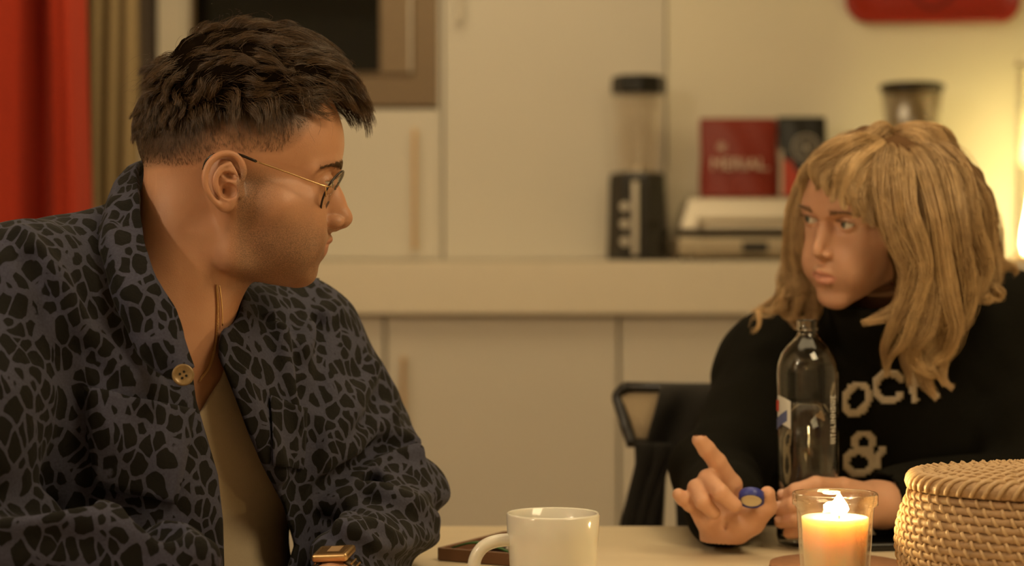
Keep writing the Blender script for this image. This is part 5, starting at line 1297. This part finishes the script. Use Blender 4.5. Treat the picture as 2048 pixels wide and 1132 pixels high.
def hand_r(p):
    w0 = RWw; mc = [A3(1462, 970, 2.345), A3(1440, 980, 2.352), A3(1417, 997, 2.352), A3(1401, 1022, 2.346)]; d = None
    for m_, r in zip(mc, (.0125, .012, .0115, .011)):
        c = cap(p, w0 * .8 + m_ * .2, m_, .0185, r); d = c if d is None else smin(d, c, .012)
    d = smin(d, cap(p, A3(1420, 1040, 2.345), A3(1445, 1070, 2.36), .013, .015), .012)
    F = [([mc[0], A3(1434, 924, 2.332), A3(1413, 898, 2.324), A3(1399, 880, 2.319)], [.0118, .0104, .0096, .0086]),
         ([mc[1], A3(1415, 957, 2.325), A3(1441, 985, 2.302), A3(1470, 1011, 2.303)], [.0108, .0102, .0092, .0080]),
         ([mc[2], A3(1393, 976, 2.325), A3(1405, 1003, 2.308), A3(1428, 1026, 2.312)], [.0105, .0098, .0088, .0076]),
         ([mc[3], A3(1381, 1008, 2.330), A3(1366, 997, 2.325), A3(1357, 989, 2.322)], [.0095, .0088, .0080, .0070])]
    for pts, r in F: d = smin(d, chain(p, pts, r, .003), .0045)
    th = chain(p, [A3(1468, 1060, 2.352), A3(1506, 1044, 2.337), A3(1534, 1014, 2.322), A3(1535, 988, 2.316)], [.0175, .0130, .0108, .0088], .004)
    d = smin(d, th, .009); d = smin(d, cap(p, A3(1475, 1050, 2.345), A3(1495, 1040, 2.340), .0165, .0145), .010)
    # creases of the palm and joints
    d = smax(d, -chain(p, [A3(1462, 1000, 2.330), A3(1448, 1030, 2.328), A3(1452, 1062, 2.338)], [.0012, .0016, .001]), .003)
    return smin(d, cap(p, w0, RWw * .6 + RElb * .4, .024, .030), .015)
def hand_l(p):
    d = None; X0 = [1686, 1690, 1694, 1694]; Y0 = [975, 1000, 1026, 1050]
    mc = [A3(a, b, 2.392) for a, b in zip(X0, Y0)]
    for m_ in mc: c = cap(p, LWw * .85 + m_ * .15, m_, .019, .0122); d = c if d is None else smin(d, c, .012)
    tips = [((1632, 970, 2.372), (1592, 982, 2.372), (1567, 994, 2.388)), ((1632, 1000, 2.366), (1588, 1010, 2.366), (1559, 1018, 2.384)), ((1636, 1028, 2.366), (1592, 1038, 2.368), (1562, 1044, 2.386)), ((1640, 1052, 2.372), (1604, 1062, 2.374), (1578, 1066, 2.388))]
    for m_, tp, k in zip(mc, tips, (1, 1, .97, .88)):
        d = smin(d, chain(p, [m_] + [A3(*a) for a in tp], [.0106 * k, .0100 * k, .0090 * k, .0078 * k], .003), .0035)
    d = smin(d, chain(p, [LWw + V3(-.02, .0, .01), A3(1712, 985, 2.445), A3(1668, 972, 2.468), A3(1628, 972, 2.470)], [.018, .013, .0108, .009], .004), .010)
    return smin(d, cap(p, LWw, LWw * .6 + LElb * .4, .025, .030), .015)
def cen(A_, r): return A_ - np.full(3, r), A_ + np.full(3, r)
hr = mesh_sdf(hand_r, A3(1340, 1110, 2.27), A3(1560, 850, 2.49) + V3(.02, 0, 0), .0016)
hl2 = mesh_sdf(hand_l, A3(1540, 1100, 2.34), A3(1860, 930, 2.56), .0018)
def w_rest(p):
    d = w_torso(p)
    d = smin(d, chain(p, [RSh, RElb, RWw + (RElb - RWw) * .2], [.046, .038, .026]), .03)
    d = smin(d, chain(p, [LSh, LElb, LWw + (LElb - LWw) * .2], [.046, .038, .026]), .03)
    hip = A3(1780, 1300, 2.82)
    for sx, kn in ((-1, (hip[0] - .12, 2.36, .50)), (1, (hip[0] + .12, 2.36, .50))):
        d = smin(d, chain(p, [hip + V3(sx * .08, 0, -.02), kn, (kn[0], 2.42, .09), (kn[0], 2.28, .04)], [.11, .060, .045, .035]), .03)
    return smin(d, chain(p, [A3(1780, 1150, 2.78), hip], [.13, .14]), .05)
wr = mesh_sdf(w_rest, (.05, 2.2, .0), (.85, 3.02, 1.05), .009)
nh = len(V); V, Q = join_meshes([(V, Q), hr, hl2, wr])
z0 = np.zeros(len(V)); lp = z0.copy(); lp[:nh] = lip
M_skinw = skin_mat('fair_skin', (.63, .35, .22), (.2, .12, .08), (.66, .27, .20), .15)
woman = put('person', to_mesh('person', V, Q, attrs=dict(lip=lp, beard=z0, scalp=z0)), M_skinw)
tag(woman, 'person at right in black lettered turtleneck sweater, pointing one finger and holding a bottle', 'person')
for s in (-1, 1): eyeball(woman, (WH['eye'][0], s * WH['eyey'], WH['eye'][1]), w_wld, W_AX, (1, -.30, .05), (.10, .12, .10), .0119 * WS)
M_brow = hair_mat('brow_hair', (.16, .085, .04), (.30, .18, .09))
brows(WH, (-1, 1), M_brow, woman, w_wld, 200, 4.0, .00016, 3.5, 7)
lashes(WH, (-1, 1), M_brow, woman, w_wld)
# finger nails
M_nail = mat('nail', (.62, .36, .27), .25, noise=0)
def nail(c, tdir, nrm, parent, w_=.0050, l_=.0058):
    t = Vector(tdir).normalized(); n = Vector(nrm); n = (n - t * n.dot(t)).normalized(); s_ = t.cross(n); bm = BM(); g = []
    for i in range(7):
        u = i / 6 * 2 - 1; row = []
        for j in range(7):
            v = j / 6 * 2 - 1; ww = w_ * math.sqrt(max(0, 1 - (max(0, u)) ** 4 * .9)); row.append(bm.verts.new(Vector(c) + t * u * l_ + s_ * v * ww - n * (v * v * .0022)))
        g.append(row)
    for a, b in zip(g, g[1:]):
        for i in range(6): bm.faces.new((a[i], a[i + 1], b[i + 1], b[i]))
    o = obj('fingernail', bm, M_nail, parent, True); o.modifiers.new('s', 'SOLIDIFY').thickness = .0006
for (x_, y_, d_), (dx, dy) in (((1567, 992, 2.381), (-1, -.25)), ((1559, 1016, 2.377), (-1, -.2)), ((1562, 1043, 2.379), (-1, -.15))):
    c = A3(x_, y_, d_) + V3(-.002, -.0015, .004); nail(c, (-1, .35, -.15), (-.5, -.7, .4), woman)
# ---- sweater
def swt_base(p):
    d = w_torso(p) - .016
    d = smin(d, chain(p, [RSh, (RSh + RElb) / 2, RElb], [.066, .063, .055]), .04)
    d = smin(d, cap(p, RElb, A3(1447, 1014, 2.432), .055, .0495), .03)
    d = smin(d, chain(p, [LSh, (LSh + LElb) / 2, LElb], [.068, .066, .058]), .04)
    d = smin(d, cap(p, LElb, A3(1790, 1012, 2.45), .056, .044), .03)
    q0 = w_wld([(-14, 0, -52)])[0]
    d = smin(d, cap(p, A3(1756, 592, 2.585), A3(1790, 700, 2.70), .066, .078), .03)
    return d
def sweater(p):
    d = swt_base(p); a = p * V3(1.2, .8, .6)
    d = d - vnoise(a, 14, 3) * .006 - vnoise(p, 30, 4) * .0025
    hol = cap(p, A3(1700, 1010, 2.42), A3(1800, 1010, 2.45), .037, .035); lim = (X(1748, 2.45) - p[:, 0]); d = smax(d, np.where(p[:, 2] < Z(900, 2.5), np.where((p[:, 1] < 2.53) & (p[:, 0] > X(1600, 2.45)), lim, -1), -1).astype(F32), .004); d = smax(d, -hol, .004)
    nk = cap(p, A3(1744, 535, 2.555), A3(1778, 650, 2.64), .057, .057); d = smax(d, -nk, .006)
    return d
Vw, Qw = mesh_sdf(sweater, (.12, 2.36, .64), (.86, 2.95, 1.10), .0042)
M_swt = mat('black_knit', (.0075, .0066, .004), .95, noise=.35, nscale=300, bump=.6, bscale=500, sheen=.0)
M_swt.node_tree.nodes['Principled BSDF'].inputs['Specular IOR Level'].default_value = .15
sw = put('sweater', to_mesh('sweater', Vw, Qw), M_swt, label='black turtleneck knit sweater'); child(sw, woman)
def wpants(p):
    hip = A3(1780, 1300, 2.82); d = cap(p, hip - V3(.08, 0, 0), hip + V3(.08, 0, 0), .148)
    for sx, kn in ((-1, (hip[0] - .12, 2.36, .50)), (1, (hip[0] + .12, 2.36, .50))): d = smin(d, chain(p, [hip + V3(sx * .08, 0, -.02), kn, (kn[0], 2.42, .09)], [.115, .072, .060]) - .004, .03)
    return smax(smax(d, p[:, 2] - F32(.63), .01), F32(.10) - p[:, 2], .004)
tr = put('trousers', to_mesh('trousers', *mesh_sdf(wpants, (.15, 2.22, .04), (.86, 3.02, .72), .009)), M_coat); child(tr, woman)
# knitted lettering
M_let = mat('cream_yarn', (.66, .54, .38), .95, noise=.2, nscale=300, bump=.5)
def seg_d(P_, pts):
    best = np.full(len(P_), 1e9)
    for a, b in zip(pts, pts[1:]):
        a, b = np.array(a, float), np.array(b, float); e = b - a; t = np.clip(((P_ - a) @ e) / (e @ e), 0, 1); best = np.minimum(best, np.hypot(*(P_ - a - t[:, None] * e).T))
    return best
def knit_letter(strokes, wd, cell=5.0, fx=None):
    allp = np.array([p for s in strokes for p in s], float); lo, hi = allp.min(0) - wd, allp.max(0) + wd
    gx = np.arange(lo[0], hi[0], cell); gy = np.arange(lo[1], hi[1], cell); G = np.stack(np.meshgrid(gx, gy), -1).reshape(-1, 2)
    d = np.min([seg_d(G, s) for s in strokes], 0); G = G[d < wd]; bm = BM()
    cor = np.array([(-.5, -.5), (.5, -.5), (.5, .5), (-.5, .5)]) * cell * 1.04; P_ = (G[:, None, :] + cor[None]).reshape(-1, 2); w_ = from_cam(sweater, P_, 2.3, 3.2); ok = ~np.isnan(w_).any(1) & (np.nan_to_num(w_[:, 1]) > 2.55); nn = np.zeros_like(w_); nn[ok] = grad(sweater, w_[ok]); w_ = w_ + nn * .002
    for i in range(len(G)):
        if ok[4 * i:4 * i + 4].all(): bm.faces.new([bm.verts.new(w_[4 * i + k]) for k in range(4)])
    bmesh.ops.remove_doubles(bm, verts=bm.verts[:], dist=.0003)
    o = obj('lettering', bm, M_let, sw, True); o.modifiers.new('s', 'SOLIDIFY').thickness = .002
def arc(cx, cy, rx, ry, a0, a1, n=16, rot=0):
    r_ = math.radians(rot); return [(cx + rx * math.cos(t) * math.cos(r_) - ry * math.sin(t) * math.sin(r_), cy + rx * math.cos(t) * math.sin(r_) + ry * math.sin(t) * math.cos(r_)) for t in np.radians(np.linspace(a0, a1, n))]
knit_letter([arc(1713, 798, 22, 31, 0, 360, 24, 25)], 7.2)                                                          # O
knit_letter([arc(1778, 772, 27, 30, -40, -330, 20, 5)], 7.2)                                                        # C
knit_letter([[(1822, 726), (1828, 800)], [(1868, 730), (1830, 766)], [(1838, 762), (1872, 792)]], 7.2)              # K
knit_letter([arc(1727, 884, 18, 17, 0, 360, 16), arc(1718, 924, 26, 22, 20, 360, 20), [(1735, 900), (1764, 942)], [(1766, 898), (1750, 924), (1738, 940)]], 7.2)   # &
# ---- bottle cap between thumb and middle finger
cc = Vector(A3(1503, 996, 2.312)); nrm = Vector((-.12, -.62, -.75)).normalized(); Mc = Matrix.Translation(cc) @ nrm.to_track_quat('Z', 'Y').to_matrix().to_4x4()
rc = .0142; prof = [(0, -.006), (rc - .001, -.006), (rc, -.005), (rc, .0045), (rc - .0012, .005), (rc - .002, .0045), (rc - .0025, .001), (0, .001)]
t = thing('bottle_cap', 'blue screw cap with pale liner held between the fingers of the pointing hand', 'bottle cap', tuple(cc))
bm = lathe(BM(), prof, 64)
for v in bm.verts:
    r_ = math.hypot(v.co.x, v.co.y)
    if r_ > rc - .0003: k = 1 + .02 * (1 if int(math.atan2(v.co.y, v.co.x) / (2 * math.pi) * 64 + 64) % 2 else 0); v.co.x *= k; v.co.y *= k
bmesh.ops.transform(bm, matrix=Mc, verts=bm.verts[:]); obj('shell', bm, mat('blue_plastic', (.035, .045, .26), .35, noise=0), t, True)
bm = lathe(BM(), [(0, .0016), (rc - .0026, .0016), (rc - .0026, .0036), (rc - .004, .0044), (rc - .006, .0030), (0, .0028)], 48); bmesh.ops.transform(bm, matrix=Mc, verts=bm.verts[:]); obj('liner', bm, mat('cream_liner', (.75, .66, .46), .5, noise=.1), t, True)
# ---------------------------------------------------------------- her hair: locks from the parting, each a bundle of strands
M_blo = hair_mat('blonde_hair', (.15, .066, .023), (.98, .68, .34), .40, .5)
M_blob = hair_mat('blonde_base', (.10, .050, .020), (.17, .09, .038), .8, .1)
RNG = np.random.default_rng(21)
def w_cran(p):
    q = w_loc(p); return ell_(q, (-4, 0, 50), (104, 84, 92)) * F32(WS / 1000)
def hair_b(p):
    q = w_loc(p)
    d = ell_(q, (-6, 0, 42), (101, 82, 84)) * F32(WS / 1000)
    d = smin(d, cap(p, A3(1850, 400, 2.56), A3(1905, 540, 2.60), .075, .050), .03)
    d = smin(d, chain(p, [A3(1840, 480, 2.52), A3(1862, 600, 2.53), A3(1850, 680, 2.555)], [.045, .035, .020]), .03)
    d = smin(d, cap(p, A3(1900, 420, 2.60), A3(1950, 530, 2.62), .055, .035), .03)
    d = smin(d, cap(p, A3(1640, 400, 2.62), A3(1600, 590, 2.63), .035, .020), .02)
    # leave the face free
    face = ell_(q, (110, -2, -34), (62, 66, 76)); face = smin(face, ell_(q, (90, 0, -60), (60, 46, 60)), 10)
    d = smax(d, -face * F32(WS / 1000), .006)
    d = d - vnoise(p, 40, 2) * .004
    return d
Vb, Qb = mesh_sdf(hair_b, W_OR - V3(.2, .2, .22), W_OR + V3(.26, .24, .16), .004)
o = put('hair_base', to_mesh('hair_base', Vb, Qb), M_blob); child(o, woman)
L_ = []   # (points (px, py, d), radii in metres, strands)
def lock(pts, rad, n=260, wav=.0035, f=2.5, bias=0): L_.append(([(a, b + 16 * max(0, min(1, (330 - b) / 40)), c) for a, b, c in pts], rad, n, wav, f, bias))
# fringe, from the crown forward over the forehead
PX = (1745, 285, 2.50)
for i, (x1, y1, x2, y2, d2) in enumerate(((1690, 300, 1612, 372, 2.515), (1700, 305, 1632, 378, 2.49), (1708, 308, 1652, 388, 2.475), (1716, 312, 1672, 402, 2.462), (1724, 318, 1690, 416, 2.452), (1732, 325, 1708, 428, 2.447), (1742, 332, 1724, 440, 2.444), (1752, 335, 1742, 450, 2.442), (1682, 296, 1600, 400, 2.53))):
    xm, ym = (x1 * .35 + x2 * .65) - 4, (y1 * .45 + y2 * .55)
    lock([(1768 - i, 272, 2.53), (x1 + 22, y1 - 22, 2.475 + .01 * (8 - i) / 8), (xm, ym - 12, 2.452 + (d2 - 2.442) * .7), (x2, y2, d2)], [.008, .013, .012, .004], 300, .002, 1.5)
# locks framing the face on her left side (towards us)
lock([(1775, 275, 2.53), (1770, 330, 2.452), (1772, 400, 2.432), (1792, 460, 2.428), (1826, 520, 2.432), (1818, 575, 2.44), (1790, 622, 2.45), (1738, 645, 2.455)], [.008, .016, .017, .017, .016, .014, .010, .003], 420)
lock([(1785, 272, 2.54), (1795, 340, 2.45), (1800, 420, 2.428), (1815, 480, 2.422), (1836, 540, 2.428), (1828, 600, 2.44), (1800, 650, 2.45), (1775, 700, 2.46), (1782, 740, 2.47)], [.008, .016, .017, .016, .015, .014, .012, .009, .003], 420)
lock([(1790, 270, 2.55), (1818, 340, 2.485), (1832, 420, 2.465), (1850, 500, 2.455), (1868, 580, 2.442), (1850, 650, 2.45), (1812, 700, 2.465), (1818, 760, 2.47)], [.008, .015, .012, .013, .016, .014, .010, .003], 400, bias=-.5)  # darker tint paints the shade in the gap behind the front locks
lock([(1800, 268, 2.55), (1845, 340, 2.465), (1866, 430, 2.435), (1880, 510, 2.432), (1900, 590, 2.445), (1908, 650, 2.46), (1880, 705, 2.475), (1885, 745, 2.48), (1905, 765, 2.48)], [.008, .016, .015, .015, .016, .014, .011, .007, .002], 440, bias=-.25)  # tinted down slightly, carrying the painted gap shade further back
lock([(1800, 266, 2.56), (1865, 330, 2.485), (1892, 420, 2.455), (1905, 500, 2.452), (1922, 570, 2.462), (1916, 640, 2.475), (1860, 690, 2.48), (1845, 750, 2.48), (1862, 790, 2.485)], [.008, .019, .020, .018, .016, .013, .011, .008, .002], 420)
lock([(1805, 264, 2.57), (1880, 320, 2.51), (1918, 400, 2.485), (1932, 480, 2.482), (1950, 550, 2.49), (1930, 610, 2.50), (1900, 650, 2.50)], [.008, .020, .021, .019, .016, .011, .003], 420)
lock([(1805, 262, 2.58), (1890, 315, 2.54), (1938, 395, 2.52), (1955, 470, 2.52), (1985, 530, 2.53), (1965, 580, 2.53), (1935, 600, 2.53)], [.008, .020, .021, .018, .014, .009, .002], 380)
lock([(1805, 262, 2.60), (1898, 318, 2.57), (1946, 400, 2.56), (1972, 475, 2.56), (2000, 525, 2.56), (2030, 548, 2.56)], [.008, .020, .020, .017, .012, .003], 360, .005)
lock([(1800, 262, 2.62), (1890, 310, 2.61), (1940, 385, 2.61), (1965, 460, 2.60), (1990, 510, 2.60), (1985, 560, 2.60), (1950, 590, 2.59)], [.008, .020, .020, .018, .013, .010, .003], 320, .005)
lock([(1840, 480, 2.46), (1862, 560, 2.452), (1880, 620, 2.46), (1892, 680, 2.47), (1862, 730, 2.48), (1850, 780, 2.485)], [.010, .014, .013, .011, .008, .002], 260)
lock([(1800, 500, 2.45), (1832, 580, 2.448), (1850, 640, 2.455), (1832, 700, 2.47), (1850, 745, 2.475), (1885, 760, 2.475)], [.010, .013, .012, .010, .007, .002], 260)
lock([(1930, 520, 2.50), (1955, 580, 2.51), (1975, 600, 2.51), (1995, 590, 2.51), (2000, 570, 2.51)], [.010, .010, .007, .004, .002], 120, .004)
lock([(1810, 560, 2.445), (1812, 610, 2.45), (1790, 640, 2.455), (1775, 625, 2.455)], [.009, .009, .005, .002], 120, .003)
# top and back of the head
for i, (xa, ya, xb, yb, dd) in enumerate(((1700, 285, 1650, 330, 2.56), (1690, 290, 1630, 350, 2.60), (1820, 262, 1860, 300, 2.52), (1760, 270, 1740, 300, 2.51), (1850, 270, 1900, 320, 2.60), (1835, 268, 1880, 310, 2.55))):
    lock([(1775, 262 + i, 2.56), (xa, ya - 6, (dd + 2.55) / 2), (xb, yb, dd), (xb + (xb - xa) * .6, yb + 70, dd + .005)], [.01, .018, .018, .008], 300, .002)
# far side: falls behind the cheek on the left of the face
lock([(1740, 280, 2.56), (1660, 312, 2.56), (1612, 375, 2.57), (1592, 450, 2.575), (1592, 520, 2.58), (1602, 580, 2.58), (1580, 630, 2.58)], [.008, .014, .014, .014, .014, .013, .003], 380)
lock([(1740, 280, 2.57), (1650, 320, 2.585), (1602, 400, 2.60), (1584, 480, 2.605), (1580, 545, 2.605), (1560, 590, 2.60), (1515, 615, 2.59)], [.008, .014, .014, .013, .012, .008, .002], 300, .005)
lock([(1640, 340, 2.57), (1606, 420, 2.56), (1600, 500, 2.56), (1618, 560, 2.565), (1628, 610, 2.575), (1612, 650, 2.58)], [.008, .011, .011, .012, .012, .003], 300)
lock([(1610, 520, 2.58), (1590, 570, 2.585), (1560, 600, 2.585), (1530, 630, 2.58), (1500, 650, 2.575)], [.010, .010, .007, .004, .001], 90, .006)
lock([(1605, 500, 2.59), (1600, 570, 2.595), (1590, 620, 2.595), (1600, 655, 2.59)], [.014, .016, .014, .005], 260, .005)
paths = []; tints = []
for pts, rad, n, wav, f, bias in L_:
    C = smooth_path([list(at(*p)) for p in pts], 5); R_ = smooth_path([[r] for r in rad], 5)[:, 0]; K = 22
    s = np.linspace(0, 1, K); src = np.linspace(0, 1, len(C)); C = np.stack([np.interp(s, src, C[:, k]) for k in range(3)], 1); R_ = np.interp(s, src, R_)
    T = np.gradient(C, axis=0); T /= np.linalg.norm(T, axis=1, keepdims=True); A_ = np.cross(T, [0, 1, 0]); A_ /= np.linalg.norm(A_, axis=1, keepdims=True) + 1e-9; B_ = np.cross(T, A_)
    wph = RNG.uniform(0, 6.28); wamp = .0045 * s[:, None] ** .8; C = C + A_ * wamp * np.sin(2 * math.pi * 2.1 * s[:, None] + wph) + B_ * wamp * .8 * np.cos(2 * math.pi * 2.1 * s[:, None] + wph)
    n = int(n * 1.5); sub = RNG.integers(3, 6); sc_ = RNG.normal(0, .62, (sub, 2)); si = RNG.integers(0, sub, n)
    off = sc_[si] * .9 + RNG.normal(0, .34, (n, 2)); off /= np.maximum(1, np.linalg.norm(off, axis=1, keepdims=True) / 1.25)
    ph = RNG.uniform(0, 6.28, (sub, 2))[si] + RNG.normal(0, .35, (n, 2)); am = wav * RNG.uniform(.5, 1.3, (n, 1))
    u = off[:, 0:1] * R_[None] + am * np.sin(f * 2 * math.pi * s[None] + ph[:, 0:1]) * s[None] ** .5 * 1.2
    v = off[:, 1:2] * R_[None] * .8 + am * np.cos(f * 2 * math.pi * s[None] + ph[:, 1:2]) * s[None] ** .5
    P_ = C[None] + u[..., None] * A_[None] + v[..., None] * B_[None]
    end = RNG.uniform(.86, 1.04, n); s2 = s[None] * end[:, None]; i0 = np.clip((s2 * (K - 1)).astype(int), 0, K - 2); fr_ = (s2 * (K - 1) - i0)[..., None]; ar = np.arange(n)[:, None]
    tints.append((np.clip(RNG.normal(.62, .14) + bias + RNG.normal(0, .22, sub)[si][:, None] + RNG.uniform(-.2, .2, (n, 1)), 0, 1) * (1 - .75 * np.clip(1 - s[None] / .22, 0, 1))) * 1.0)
    paths.append(P_[ar, i0] * (1 - fr_) + P_[ar, i0 + 1] * fr_)
paths = np.concatenate(paths); print('strands', len(paths))
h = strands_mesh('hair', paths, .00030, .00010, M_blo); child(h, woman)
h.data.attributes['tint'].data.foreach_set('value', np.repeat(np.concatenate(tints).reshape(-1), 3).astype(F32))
